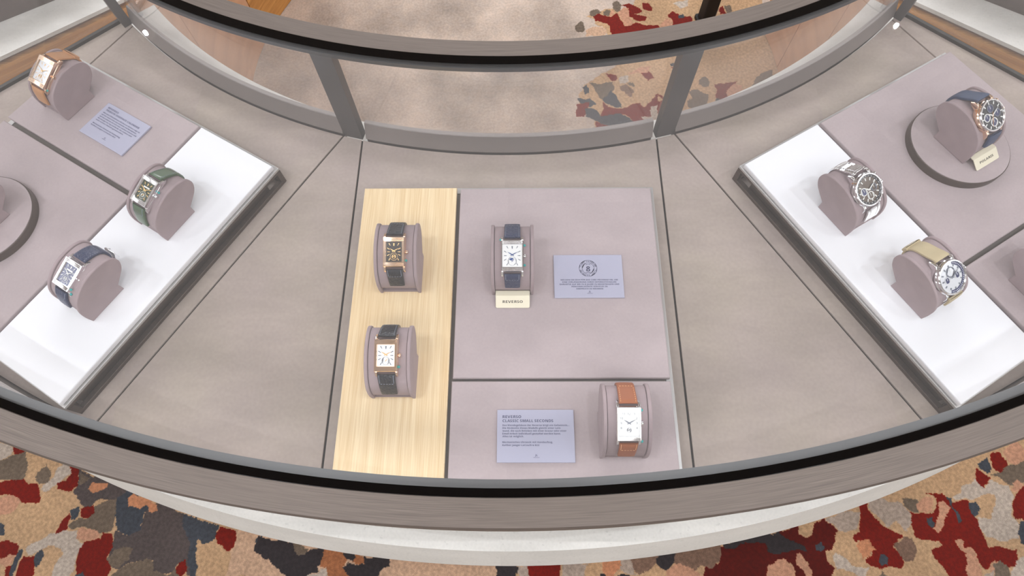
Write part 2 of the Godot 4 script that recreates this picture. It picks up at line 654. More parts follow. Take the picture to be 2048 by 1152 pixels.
func build_showcase():
	var c = thing("glass_showcase", "curved glass display counter with grey metal rails and pale stone ledge", "display case")
	var st
	# base and ledge
	st = mb()
	ring(st, -49.4, 50.0, [Vector2(0.812, FLOOR_Y + 0.002), Vector2(1.31, FLOOR_Y + 0.002), Vector2(1.31, -0.07), Vector2(0.812, -0.07)])
	part("wooden_base", st, M.walnut, c)
	st = mb()
	ring(st, -49.4, 50.0, [Vector2(0.783, -0.0302), Vector2(1.3445, -0.0302), Vector2(1.3602, -0.0664), Vector2(1.358, -0.07), Vector2(0.787, -0.07), Vector2(0.781, -0.064)], 1.0)
	part("stone_ledge", st, M.stone, c)
	st = mb()
	ring(st, END_L, END_R, [Vector2(0.8345, -0.0300), Vector2(1.3050, -0.0300), Vector2(1.3050, -0.0030), Vector2(0.8345, -0.0030)])
	part("chassis", st, M.dark, c)
	# deck panels: three straight-sided ones, wedges between them and at the ends
	var ri = 0.8352
	var ro = 1.304
	var hw = 0.2088
	var g = 0.0013
	for k in ["left", "middle", "right"]:
		var d = TRAY_TURN[k]
		st = mb()
		var poly = arc_points(line_angle(d, -hw + g, ri), line_angle(d, hw - g, ri), ri, 24) + arc_points(line_angle(d, hw - g, ro), line_angle(d, -hw + g, ro), ro, 24)
		slab(st, PackedVector2Array(poly), -0.0030, 0.0, 0.0003)
		part("deck_panel", st, M.deck, c)
	for w in [["left", "middle"], ["middle", "right"]]:
		var a = TRAY_TURN[w[0]]
		var b = TRAY_TURN[w[1]]
		st = mb()
		var poly = arc_points(line_angle(a, hw + g, ri), line_angle(b, -hw - g, ri), ri, 4) + arc_points(line_angle(b, -hw - g, ro), line_angle(a, hw + g, ro), ro, 14)
		slab(st, PackedVector2Array(poly), -0.0030, 0.0, 0.0003)
		part("wedge_panel", st, M.deck, c)
	st = mb()
	slab(st, PackedVector2Array(arc_points(END_L, line_angle(-30.6, -hw - g, ri), ri, 3) + arc_points(line_angle(-30.6, -hw - g, ro), END_L, ro, 10)), -0.0030, 0.0, 0.0003)
	part("wedge_panel", st, M.deck, c)
	st = mb()
	slab(st, PackedVector2Array(arc_points(line_angle(31.2, hw + g, ri), END_R, ri, 3) + arc_points(END_R, line_angle(31.2, hw + g, ro), ro, 10)), -0.0030, 0.0, 0.0003)
	part("wedge_panel", st, M.deck, c)
	# inner kerb between the posts
	for s in [[END_L + 0.9, POSTS[0][0] - 0.15], [POSTS[0][1] + 0.35, POSTS[1][0] - 0.35], [POSTS[1][1] + 0.15, END_R - 0.9]]:
		st = mb()
		ring(st, s[0], s[1], [Vector2(0.8335, 0.003), Vector2(0.8250, 0.0262), Vector2(0.8240, 0.0272), Vector2(0.8190, 0.0272), Vector2(0.8190, -0.012), Vector2(0.831, -0.012), Vector2(0.831, 0.002)])
		part("kerb_rail", st, M.kerb, c)
	st = mb()
	ring(st, END_L, END_R, [Vector2(1.3055, -0.012), Vector2(1.314, -0.012), Vector2(1.314, 0.02), Vector2(1.3055, 0.02)])
	part("kerb_rail", st, M.kerb, c)
	# posts
	for p in POSTS:
		st = mb()
		ring(st, p[0], p[1], [Vector2(0.822, 0.0005), Vector2(0.8342, 0.0005), Vector2(0.8342, 0.186), Vector2(0.822, 0.186)], 0.5)
		part("post", st, M.frame_metal, c)
	for e in [[END_L, END_L + 1.15], [END_R - 1.15, END_R]]:
		st = mb()
		ring(st, e[0], e[1], [Vector2(0.832, 0.0005), Vector2(0.846, 0.0005), Vector2(0.846, 0.186), Vector2(0.832, 0.186)], 0.5)
		part("post", st, M.frame_metal, c)
		st = mb()
		ring(st, e[0], e[1], [Vector2(1.296, 0.0005), Vector2(1.306, 0.0005), Vector2(1.306, 0.186), Vector2(1.296, 0.186)], 0.5)
		part("post", st, M.frame_metal, c)
	# straight bottom and top rails of the two ends
	for e in [END_L, END_R]:
		var X = Transform3D(Basis(Vector3.UP, deg_to_rad(e)), Vector3.ZERO)
		st = mb()
		box(st, Vector3(0, 0.001, 1.07), Vector3(0.006, 0.008, 0.45), X)
		part("end_rail", st, M.end_metal, c)
		st = mb()
		box(st, Vector3(0, 0.188, 1.075), Vector3(0.02, 0.018, 0.45), X)
		part("end_rail", st, M.frame_metal, c)
		st = mb()
		box(st, Vector3(0, 0.095, 1.07), Vector3(0.005, 0.17, 0.448), X)
		part("end_pane", st, M.glass, c)
	# curved panes
	for s in [[END_L + 1.3, POSTS[0][0] - 0.05], [POSTS[0][1] + 0.05, POSTS[1][0] - 0.05], [POSTS[1][1] + 0.05, END_R - 1.3]]:
		st = mb()
		ring(st, s[0], s[1], [Vector2(0.8192, 0.0274), Vector2(0.8236, 0.0274), Vector2(0.8236, 0.184), Vector2(0.8192, 0.184)])
		part("inner_pane", st, M.glass, c)
	st = mb()
	ring(st, END_L + 1.2, END_R - 1.2, [Vector2(1.3075, 0.021), Vector2(1.3125, 0.021), Vector2(1.3125, 0.184), Vector2(1.3075, 0.184)])
	part("outer_pane", st, M.glass, c)
	# top frame: grey ledges under the glass, black glass borders, brushed rails
	st = mb()
	ring(st, END_L - 0.6, END_R + 0.6, [Vector2(0.8265, 0.1845), Vector2(0.8581, 0.1845), Vector2(0.8581, 0.1898), Vector2(0.8265, 0.1898)], 1.0)
	part("inner_ledge", st, M.ledge, c)
	st = mb()
	ring(st, END_L - 0.6, END_R + 0.6, [Vector2(1.2893, 0.1845), Vector2(1.324, 0.1845), Vector2(1.324, 0.1898), Vector2(1.2893, 0.1898)], 1.0)
	part("outer_ledge", st, M.ledge, c)
	st = mb()
	ring(st, END_L - 0.6, END_R + 0.6, [Vector2(0.8470, 0.1905), Vector2(1.3035, 0.1905), Vector2(1.3035, 0.1962), Vector2(0.8470, 0.1962)], 1.0)
	part("top_pane", st, M.glass, c)
	for b in [[0.8467, 0.8580], [1.2968, 1.3037]]:
		st = mb()
		ring(st, END_L - 0.6, END_R + 0.6, [Vector2(b[0], 0.1963), Vector2(b[1], 0.1963), Vector2(b[1], 0.1966), Vector2(b[0], 0.1966)], 1.0)
		part("black_border", st, M.frit, c)
	st = mb()
	ring(st, END_L - 0.6, END_R + 0.6, [Vector2(0.8242, 0.1700), Vector2(0.8242, 0.1958), Vector2(0.8252, 0.1967), Vector2(0.8460, 0.1967), Vector2(0.8465, 0.1962), Vector2(0.8465, 0.1899), Vector2(0.8262, 0.1899), Vector2(0.8262, 0.1700)], 1.0)
	part("inner_rail", st, M.rail, c)
	st = mb()
	ring(st, END_L - 0.6, END_R + 0.6, [Vector2(1.3040, 0.1899), Vector2(1.3040, 0.1962), Vector2(1.3045, 0.1967), Vector2(1.3265, 0.1967), Vector2(1.3281, 0.1950), Vector2(1.3281, 0.1650), Vector2(1.3262, 0.1650), Vector2(1.3262, 0.1899)], 1.0)
	part("outer_rail", st, M.rail, c)
	# light strip under the outer ledge, shining inwards over the deck
	st = mb()
	ring(st, END_L + 2, END_R - 2, [Vector2(1.2960, 0.1785), Vector2(1.3020, 0.1785), Vector2(1.3020, 0.1843), Vector2(1.2920, 0.1843)], 1.5)
	part("light_strip", st, M.strip_glow, c)
	for k in 12:
		var a = lerpf(END_L + 5.5, END_R - 5.5, k / 11.0)
		var l = AreaLight3D.new()
		l.name = "strip_light"
		l.area_size = Vector2(0.16, 0.008)
		l.light_energy = STRIP_ENERGY
		l.light_color = Color(0.95, 0.975, 1.0)
		l.area_range = 6.0
		l.area_attenuation = 2.0
		l.shadow_enabled = true
		var inward = (-polar(a, 1.0) + Vector3(0, -0.9, 0)).normalized()
		l.transform = Transform3D(Basis.looking_at(inward, Vector3.UP), polar(a, 1.2925, 0.1800))
		c.add_child(l, true)


# ------------------------------------------------------------------ what stands beyond the showcase
func build_neighbours():
	for s in [[-1, -132.0, -52.65, "left"], [1, 52.65, 105.0, "right"]]:
		var c = thing("neighbouring_counter", "wood-clad counter with pale stone top beyond the %s end glass" % s[3], "counter")
		var st = mb()
		ring(st, s[1], s[2], [Vector2(0.783, -0.030), Vector2(1.345, -0.030), Vector2(1.345, -0.036), Vector2(0.783, -0.036)], 2.0)
		part("stone_top", st, M.stone, c)
		var a0 = s[1] if s[0] > 0 else s[1]
		st = mb()
		ring(st, s[1] + 0.9, s[2] - 0.9, [Vector2(0.825, -0.045), Vector2(1.32, -0.045), Vector2(1.32, -0.036), Vector2(0.825, -0.036)], 2.0)
		part("shadow_gap", st, M.dark, c)
		# orange wooden end wall, then wall panels with dark joints along the inner side
		var near_end = s[2] if s[0] < 0 else s[1]
		st = mb()
		ring(st, minf(near_end, near_end + s[0] * 0.6), maxf(near_end, near_end + s[0] * 0.6), [Vector2(0.812, FLOOR_Y + 0.002), Vector2(1.33, FLOOR_Y + 0.002), Vector2(1.33, -0.045), Vector2(0.812, -0.045)], 2.0)
		part("end_panel", st, M.walnut, c)
		var joints = [-53.35, -76.5, -100.55, -116.5, s[1]] if s[0] < 0 else [53.35, 66.0, 79.0, 92.0, s[2]]
		for k in 4:
			var p0 = minf(joints[k], joints[k + 1]) + 0.12
			var p1 = maxf(joints[k], joints[k + 1]) - 0.12
			st = mb()
			ring(st, p0, p1, [Vector2(0.812, FLOOR_Y + 0.002), Vector2(1.33, FLOOR_Y + 0.002), Vector2(1.33, -0.045), Vector2(0.812, -0.045)], 2.0)
			part("wooden_panel", st, M.walnut if s[0] < 0 and k >= 2 else M.pale_wood, c)
		# grey foot rail of its own glass top
		st = mb()
		ring(st, s[1] + 4.3, s[2] - 4.3, [Vector2(0.834, -0.030), Vector2(1.30, -0.030), Vector2(1.30, 0.018), Vector2(0.834, 0.018)], 2.0)
		part("foot_rail", st, M.tray_metal, c)
	var p = thing("metal_stanchion", "dark metal upright standing on the carpet inside the ring", "post", Vector3(0.612, FLOOR_Y, -0.222), 12.0)
	var st = mb()
	extrude(st, round_rect(0.056, 0.056, 0.008), -0.012, -0.0, 0.002, Transform3D(UPRIGHT, Vector3.ZERO))
	part("base_plate", st, M.dark, p)
	st = mb()
	extrude(st, round_rect(0.042, 0.042, 0.006), -0.95, -0.012, 0.001, Transform3D(UPRIGHT, Vector3.ZERO))
	part("shaft", st, M.dark, p)


# ------------------------------------------------------------------ trays
func build_trays():
	var kinds = {
		"left": ["raised tray at the left with white plank and two taupe panels", [["white_panel", "white_plank", 0.0605, 0.9145, 0.1855, 1.2815], ["suede_panel", "suede", -0.1845, 0.9150, 0.0565, 1.0385], ["suede_panel", "suede", -0.1845, 1.0450, 0.0565, 1.2815]]],
		"middle": ["raised tray in the middle with pale oak plank and two taupe panels", [["oak_panel", "oak", -0.1853, 0.9145, -0.0660, 1.2815], ["suede_panel", "suede", -0.0612, 0.9160, 0.1828, 1.1656], ["suede_panel", "suede", -0.0620, 1.1692, 0.1828, 1.2815]]],
		"right": ["raised tray at the right with white plank and two taupe panels", [["white_panel", "white_plank", -0.1865, 0.9145, -0.0625, 1.2815], ["suede_panel", "suede", -0.0570, 0.9150, 0.1840, 1.1605], ["suede_panel", "suede", -0.0570, 1.1660, 0.1840, 1.2815]]],
	}
	for k in kinds:
		var t = thing("display_tray", kinds[k][0], "tray", Vector3(0, 0.0005, 0), TRAY_TURN[k], "raised display trays on the deck")
		var v0 = 0.9095
		var v1 = 1.2840
		var w = 0.1880
		var st = mb()
		slab(st, rect(-w + 0.0085, v0 + 0.0085, w - 0.0085, v1 - 0.0085), 0.0268, 0.0300, 0.0004)
		part("inner_plate", st, M.tray_base, t)
		for b in [[-w, v0, -w + 0.008, v1], [w - 0.008, v0, w, v1], [-w + 0.0081, v0, w - 0.0081, v0 + 0.008], [-w + 0.0081, v1 - 0.008, w - 0.0081, v1]]:
			st = mb()
			slab(st, rect(b[0], b[1], b[2], b[3]), 0.0268, 0.0308, 0.0005)
			part("border_strip", st, M.tray_top, t)
		for b in [[-w, v0, -w + 0.007, v1], [w - 0.007, v0, w, v1], [-w + 0.007, v0, w - 0.007, v0 + 0.007], [-w + 0.007, v1 - 0.007, w - 0.007, v1]]:
			st = mb()
			slab(st, rect(b[0], b[1], b[2], b[3]), 0.0, 0.0055, 0.0006)
			part("bottom_rail", st, M.tray_metal, t)
			st = mb()
			slab(st, rect(b[0], b[1], b[2], b[3]), 0.0225, 0.0268, 0.0006)
			part("top_rail", st, M.tray_metal, t)
		for sx in [-1, 1]:
			for vv in [v0, v1 - 0.007]:
				st = mb()
				slab(st, rect(-w if sx < 0 else w - 0.006, vv, -w + 0.006 if sx < 0 else w, vv + 0.007), 0.0055, 0.0225)
				part("leg", st, M.tray_metal, t)
		for b in [[-w + 0.009, v0 + 0.024, -w + 0.013, v1 - 0.012], [w - 0.013, v0 + 0.024, w - 0.009, v1 - 0.012], [-w + 0.024, v0 + 0.009, w - 0.024, v0 + 0.013], [-w + 0.024, v1 - 0.013, w - 0.024, v1 - 0.009]]:
			st = mb()
			slab(st, rect(b[0], b[1], b[2], b[3]), 0.0, 0.0268)
			part("skirt_panel", st, M.tray_metal, t)
		for p in kinds[k][1]:
			st = mb()
			slab(st, rect(p[2], p[3], p[4], p[5]), 0.0318, PANEL_Y - 0.0005, 0.0011)
			part(p[0], st, M[p[1]], t)


# ------------------------------------------------------------------ watch holders
# side outline of a holder, (z, y): front lower corner at the origin, back negative
const CHEEK = [Vector2(-0.0490, 0.0115), Vector2(-0.0575, 0.0178), Vector2(-0.0668, 0.0260), Vector2(-0.0714, 0.0365), Vector2(-0.0690, 0.0462), Vector2(-0.0625, 0.0512), Vector2(-0.0530, 0.0536), Vector2(-0.0385, 0.0537), Vector2(-0.0245, 0.0495), Vector2(-0.0125, 0.0425), Vector2(-0.0045, 0.0340), Vector2(-0.0002, 0.0230), Vector2(0.0008, 0.0120), Vector2(0.0, 0.0)]
var cheek_curve = []
var strap_curve = []

func holder(label, tray, u, y, v):
	var t = on_tray("watch_holder", label, "watch holder", tray, u, y, v, "suede watch holders")
	var outline = PackedVector2Array(cheek_curve)
	outline.append(Vector2(-0.0490, 0.0))
	for s in [-1, 1]:
		var st = mb()
		var x = s * 0.0226
		extrude(st, outline, -0.0019, 0.0019, 0.0009, Transform3D(SIDEWAYS, Vector3(x, 0, 0)))
		part("cheek", st, M.holder, t)
	var drum = PackedVector2Array()
	for p in cheek_curve:
		if p.y > 0.012 and p.x > -0.08:
			var c = Vector2(-0.033, 0.026)
			drum.append(p + (c - p).normalized() * 0.0020)
	var st = mb()
	extrude(st, drum, -0.0201, 0.0201, 0.0, Transform3D(SIDEWAYS, Vector3.ZERO))
	part("drum", st, M.holder, t)
	st = mb()
	box(st, Vector3(0, 0.0015, -0.0250), Vector3(0.0412, 0.003, 0.0470))
	part("foot", st, M.holder, t)
	return t


func outline_normal(pts, i):
	var a = pts[maxi(i - 1, 0)]
	var b = pts[mini(i + 1, pts.size() - 1)]
	var d = (b - a).normalized()
	return Vector2(-d.y, d.x)


# a band that starts at a strap pin and settles onto the holder, up to arc length s1 (measured along strap_curve from the back notch)
func pinned_path(pin, s1, lift, n):
	var lens = [0.0]
	var best = 0
	for i in range(1, strap_curve.size()):
		lens.append(lens[i - 1] + strap_curve[i].distance_to(strap_curve[i - 1]))
		if strap_curve[i].distance_to(pin) < strap_curve[best].distance_to(pin):
			best = i
	var s0 = lens[best]
	var off = pin - strap_curve[best]
	var out = []
	for k in n + 1:
		var s = lerpf(s0, s1, float(k) / n)
		var i = 1
		while i < lens.size() - 1 and lens[i] < s:
			i += 1
		var f = clampf((s - lens[i - 1]) / maxf(1e-6, lens[i] - lens[i - 1]), 0.0, 1.0)
		var p = strap_curve[i - 1].lerp(strap_curve[i], f)
		var nn = outline_normal(strap_curve, i - 1).lerp(outline_normal(strap_curve, i), f).normalized()
		var d = absf(s - s0) / 0.010
		var e = exp(-d * d)
		out.append([p + nn * lift * (1.0 - e) + off * e, nn])
	return out


func band(st, path, w0, w1, thick, x = 0.0):
	var n = path.size()
	var top = []
	var low = []
	var le = []
	var re = []
	for k in n:
		var w = lerpf(w0, w1, float(k) / (n - 1)) / 2.0
		var p = path[k][0]
		var nn = path[k][1]
		var o = Vector3(x, p.y, p.x)
		var up = Vector3(0, nn.y, nn.x)
		var row = []
		for e in [[-1.0, 0.25], [-0.92, 0.42], [-0.5, 0.5], [0.0, 0.52], [0.5, 0.5], [0.92, 0.42], [1.0, 0.25]]:
			row.append(o + Vector3(e[0] * w, 0, 0) + up * (e[1] * thick))
		top.append(row)
		low.append([o + Vector3(-w, 0, 0) - up * thick * 0.5, o + Vector3(w, 0, 0) - up * thick * 0.5])
		le.append([low[k][0], row[0]])
		re.append([row[6], low[k][1]])
	grid(st, top)
	grid(st, low)
	grid(st, le)
	grid(st, re)
	for k in [0, n - 1]:
		quad(st, low[k][0], top[k][0], top[k][6], low[k][1])


func stitches(st, path, w0, w1, thick, inset_w, from_k, to_k):
	var n = path.size()
	for k in range(from_k, to_k):
		var w = lerpf(w0, w1, float(k) / (n - 1)) / 2.0 - inset_w
		var p = path[k][0]
		var nn = path[k][1]
		var along = Vector3(0, nn.x, -nn.y)
		var up = Vector3(0, nn.y, nn.x)
		for s in [-1, 1]:
			var X = Transform3D(Basis(Vector3.RIGHT, up, Vector3.RIGHT.cross(up)), Vector3(s * w, p.y, p.x) + up * thick * 0.48)
			box(st, Vector3.ZERO, Vector3(0.0005, 0.0004, 0.0013), X)
	# closing row across
	for e in [to_k]:
		var w = lerpf(w0, w1, float(e) / (n - 1)) / 2.0 - inset_w
		var p = path[e][0]
		var nn = path[e][1]
		var up = Vector3(0, nn.y, nn.x)
		var X = Transform3D(Basis(Vector3.RIGHT, up, Vector3.RIGHT.cross(up)), Vector3(0, p.y, p.x) + up * thick * 0.5)
		var m = 5
		for i in m:
			box(st, Vector3(lerpf(-w * 0.8, w * 0.8, float(i) / (m - 1)), 0, 0), Vector3(0.0016, 0.0004, 0.0005), X)


func face_frame(o):
	var t = deg_to_rad(o.tilt)
	return Transform3D(Basis(Vector3.RIGHT, Vector3(0, sin(t), -cos(t)), Vector3(0, cos(t), sin(t))), Vector3(o.get("dx", 0.0), o.cy, o.cz))


func make_straps(w, o, F, reach):
	# reach: half length from face centre to the strap pins
	var up_end = F * Vector3(0, reach, -0.0045)
	var low_end = F * Vector3(0, -reach, -0.0045)
	var total = 0.0
	for i in range(1, strap_curve.size()):
		total += strap_curve[i].distance_to(strap_curve[i - 1])
	var lift = 0.0012
	var sw = o.strap_w
	var pu = pinned_path(Vector2(up_end.z, up_end.y), 0.004, lift, 26)
	var pl = pinned_path(Vector2(low_end.z, low_end.y), total - 0.010, lift, 18)
	var th = o.get("strap_t", 0.0027)
	var st = mb()
	if o.get("bracelet", false):
		for set in [pu, pl]:
			for k in range(0, set.size() - 1):
				var a = set[k]
				var b = set[k + 1]
				var mid = (a[0] + b[0]) / 2.0
				var len = a[0].distance_to(b[0])
				var nn = a[1]
				var up = Vector3(0, nn.y, nn.x)
				var X = Transform3D(Basis(Vector3.RIGHT, up, Vector3.RIGHT.cross(up)), Vector3(o.get("dx", 0.0), mid.y, mid.x))
				for c in [[-0.0078, 0.0042], [0.0, 0.0104], [0.0078, 0.0042]]:
					var shift = 0.5 * len if c[0] == 0.0 else 0.0
					extrude(st, rect(c[0] - c[1] / 2, -len * 0.44 + shift, c[0] + c[1] / 2, len * 0.44 + shift), -0.0012, 0.0012, 0.0004, X * Transform3D(Basis(Vector3(1, 0, 0), Vector3(0, 0, -1), Vector3(0, 1, 0)), Vector3.ZERO))
		part("bracelet", st, M.steel, w)
		return
	var dx = o.get("dx", 0.0)
	band(st, pu, sw, sw * 0.9, th, dx)
	var upper = part("strap", st, M[o.strap], w)
	st = mb()
	band(st, pl, sw, sw * 0.93, th, dx)
	var lower = part("strap", st, M[o.strap], w)
	if o.has("thread"):
		st = mb()
		stitches(st, pu, sw, sw * 0.9, th, 0.0016, 1, 8)
		part("stitching", st, M[o.thread], upper)
		st = mb()
		stitches(st, pl, sw, sw * 0.93, th, 0.0016, 1, 7)
		part("stitching", st, M[o.thread], lower)
	if o.has("keeper"):
		st = mb()
		var kp = []
		for k in range(o.keeper, o.keeper + 3):
			kp.append([pu[k][0] + pu[k][1] * 0.0018, pu[k][1]])
		band(st, kp, sw + 0.002, sw + 0.002, 0.0042, dx)
		part("strap_loop", st, M[o.strap], w)
	if o.get("buckle", false):
		st = mb()
		var e = pu[int((pu.size() - 1) * o.get("buckle_at", 0.9))]
		var up = Vector3(0, e[1].y, e[1].x)
		var X = Transform3D(Basis(Vector3.RIGHT, up, Vector3.RIGHT.cross(up)), Vector3(dx, e[0].y, e[0].x) + up * o.get("buckle_lift", 0.005))
		extrude(st, round_rect(0.017, 0.010, 0.002), -0.0008, 0.0008, 0.0003, X * Transform3D(Basis(Vector3(1, 0, 0), Vector3(0, 0, -1), Vector3(0, 1, 0)), Vector3.ZERO))
		box(st, Vector3(0.004, 0.0022, -0.003), Vector3(0.003, 0.0016, 0.010), X * Transform3D(Basis(Vector3.RIGHT, 0.5), Vector3.ZERO))
		box(st, Vector3(-0.005, 0.0022, -0.001), Vector3(0.002, 0.0016, 0.009), X * Transform3D(Basis(Vector3.RIGHT, -0.4), Vector3.ZERO))
		part("buckle", st, M[o.get("buckle_metal", "steel")], w)


func hand(angle, length, width, z, tail = 0.002):
	# tapering hand in the dial plane; degrees clockwise from 12
	var a = deg_to_rad(angle)
	var d = Vector2(sin(a), cos(a))
	var n = Vector2(d.y, -d.x)
	var st = mb()
	extrude(st, PackedVector2Array([-d * tail + n * width * 0.4, d * length * 0.35 + n * width * 0.5, d * length, d * length * 0.35 - n * width * 0.5, -d * tail - n * width * 0.4]), z, z + 0.00025)
	return st


func add_pins(w, o, F):
	for s in o.get("film", []):
		var st = mb()
		lathe(st, [Vector2(0.0, 0.0011), Vector2(0.0010, 0.0007), Vector2(0.0015, 0.0), Vector2(0.0010, -0.0007), Vector2(0.0, -0.0011)], F * Transform3D(Basis(), s), 12, true)
		part("film_dab", st, M.teal, w)


# ------------------------------------------------------------------ rectangular watches
func rect_watch(label, tray, u, y, v, o):
	var w = on_tray("rectangular_watch", label, "wristwatch", tray, u, y, v, "watches with rectangular cases")
	var F = face_frame(o)
	var cw = o.w
	var cl = o.l
	var dw = o.dw
	var dl = o.dl
	var metal = M[o.metal]
	var st = mb()
	extrude(st, round_rect(cw + 0.0004, cl + 0.0012, 0.0012, 2), -0.0098, -0.0046, 0.0008)
	for sx in [-1, 1]:
		for sy in [-1, 1]:
			# lug: side outline (along the strap, depth) pushed across
			var prof = PackedVector2Array([Vector2(cl / 2 - 0.004, -0.0044), Vector2(cl / 2 + 0.0010, -0.0036), Vector2(cl / 2 + 0.0042, -0.0054), Vector2(cl / 2 + 0.0056, -0.0088), Vector2(cl / 2 + 0.0036, -0.0098), Vector2(cl / 2 - 0.004, -0.0092)])
			var B = Basis(Vector3(0, sy, 0), Vector3(0, 0, 1), Vector3(sy, 0, 0))
			extrude(st, prof, -0.0013, 0.0013, 0.0004, Transform3D(B, Vector3(sx * (cw / 2 - 0.0013), 0, 0)))
	part("case", st, metal, w, F)
	# swivelling frame round the dial
	st = mb()
	var loops = []
	for e in [[cw, cl, -0.0046], [cw, cl, -0.0006], [cw - 0.0009, cl - 0.0009, 0.0], [dw + 0.0012, dl + 0.0012, 0.0], [dw, dl, -0.0013]]:
		loops.append([Vector3(-e[0] / 2, -e[1] / 2, e[2]), Vector3(e[0] / 2, -e[1] / 2, e[2]), Vector3(e[0] / 2, e[1] / 2, e[2]), Vector3(-e[0] / 2, e[1] / 2, e[2])])
	for k in loops.size() - 1:
		for i in 4:
			quad(st, loops[k][i], loops[k + 1][i], loops[k + 1][(i + 1) % 4], loops[k][(i + 1) % 4])
	var free = (cl - dl) / 2 - 0.0016
	for s in [-1, 1]:
		for k in 3:
			var yy = s * (dl / 2 + 0.0010 + free * (0.18 + 0.32 * k))
			extrude(st, rect(-free * 0.11, -0.0001, free * 0.11, 0.0007), -cw / 2 + 0.0012, cw / 2 - 0.0012, 0.00015, Transform3D(Basis(Vector3(0, 1, 0), Vector3(0, 0, 1), Vector3(1, 0, 0)), Vector3(0, yy, 0)))
	part("swivel_frame", st, metal, w, F)
	st = mb()
	box(st, Vector3(0, 0, -0.0019), Vector3(dw, dl, 0.001))
	var dial = part("dial", st, M[o.dial], w, F)
	# hour marks
	var z = -0.00135
	if o.has("numerals"):
		var lines = []
		for e in [["12", 0.0, 0.42], ["1", 0.27, 0.42], ["11", -0.27, 0.42], ["2", 0.38, 0.24], ["10", -0.38, 0.24], ["3", 0.39, 0.04], ["9", -0.39, 0.04], ["4", 0.39, -0.16], ["8", -0.39, -0.16]]:
			lines.append([e[0], e[1] * dw, e[2] * dl - 0.0011, 0.0019, 0.0, 0])
		part("numerals", lettering(lines, false), M[o.mark], dial, Transform3D(Basis(), Vector3(0, 0, z)), false)
	else:
		st = mb()
		for k in 12:
			if k == 6 and o.get("sub", "") != "":
				continue
			var a = TAU * k / 12.0
			var d = Vector2(sin(a), cos(a))
			var lim = minf(0.43 * dw / maxf(absf(d.x), 1e-4), 0.44 * dl / maxf(absf(d.y), 1e-4))
			var tip = d * lim
			var len = 0.0030
			var nn = Vector2(d.y, -d.x) * (0.00045 if k else 0.0008)
			extrude(st, PackedVector2Array([tip + nn, tip - nn, tip - d * len - nn * 0.5, tip - d * len + nn * 0.5]), z, z + 0.0002)
		part("hour_marks", st, M[o.mark], dial)
	if o.get("sub", "") != "":
		st = mb()
		var c = Vector3(0, -dl * 0.25, z)
		var r = dw * o.get("sub_r", 0.24)
		if o.sub == "dots":
			for k in 16:
				var a = TAU * k / 16.0
				box(st, c + Vector3(sin(a), cos(a), 0) * r, Vector3(0.0007, 0.0007, 0.0003))
			for k in 2:
				arc_band(st, r * 0.50, r * 0.58, 180 * k, 180 * (k + 1), z, z + 0.0001, Transform3D(Basis(), Vector3(c.x, c.y, 0)), 12)
		else:
			for k in 2:
				arc_band(st, r * 0.94, r, 180 * k, 180 * (k + 1), z, z + 0.0001, Transform3D(Basis(), Vector3(c.x, c.y, 0)), 12)
		part("small_seconds", st, M[o.get("sub_mark", o.mark)], dial)
		if o.sub == "moon":
			st = mb()
			arc_band(st, 0.0, r * 0.6, -75, 40, z, z + 0.00015, Transform3D(Basis(), Vector3(c.x - 0.0005, c.y + 0.0006, 0)), 10)
			part("moon_window", st, M.blue_mark, dial)
		var sh = hand(o.get("sub_angle", 40.0), r * 0.85, 0.0006, z + 0.0002, 0.001)
		part("seconds_hand", sh, M[o.hands], dial, Transform3D(Basis(), Vector3(0, c.y, 0)))
	if o.get("windows", false):
		st = mb()
		box(st, Vector3(0, dl * 0.21, z), Vector3(dw * 0.52, dl * 0.075, 0.0002))
		part("date_windows", st, M.lume, dial)
	var hub = Transform3D(Basis(), Vector3(0, o.get("hub", 0.04) * dl, 0))
	part("hour_hand", hand(o.get("hour", -58.0), 0.27 * dl, 0.0011, z + 0.0004), M[o.hands], dial, hub)
	part("minute_hand", hand(o.get("minute", 62.0), 0.39 * dw, 0.0009, z + 0.0007), M[o.hands], dial, hub)
	st = mb()
	lathe(st, [Vector2(0.0, 0.0026), Vector2(0.0016, 0.0026), Vector2(0.0021, 0.0021), Vector2(0.0021, 0.0006), Vector2(0.0011, 0.0), Vector2(0.0011, -0.001)], F * Transform3D(Basis(Vector3(0, 0, -1), Vector3(0, 1, 0), Vector3(1, 0, 0)), Vector3(cw / 2 + 0.0004, 0, -0.0058)), 16)
	part("crown", st, metal, w)
	make_straps(w, o, F, cl / 2 + 0.0030)
	add_pins(w, o, F)
	return w


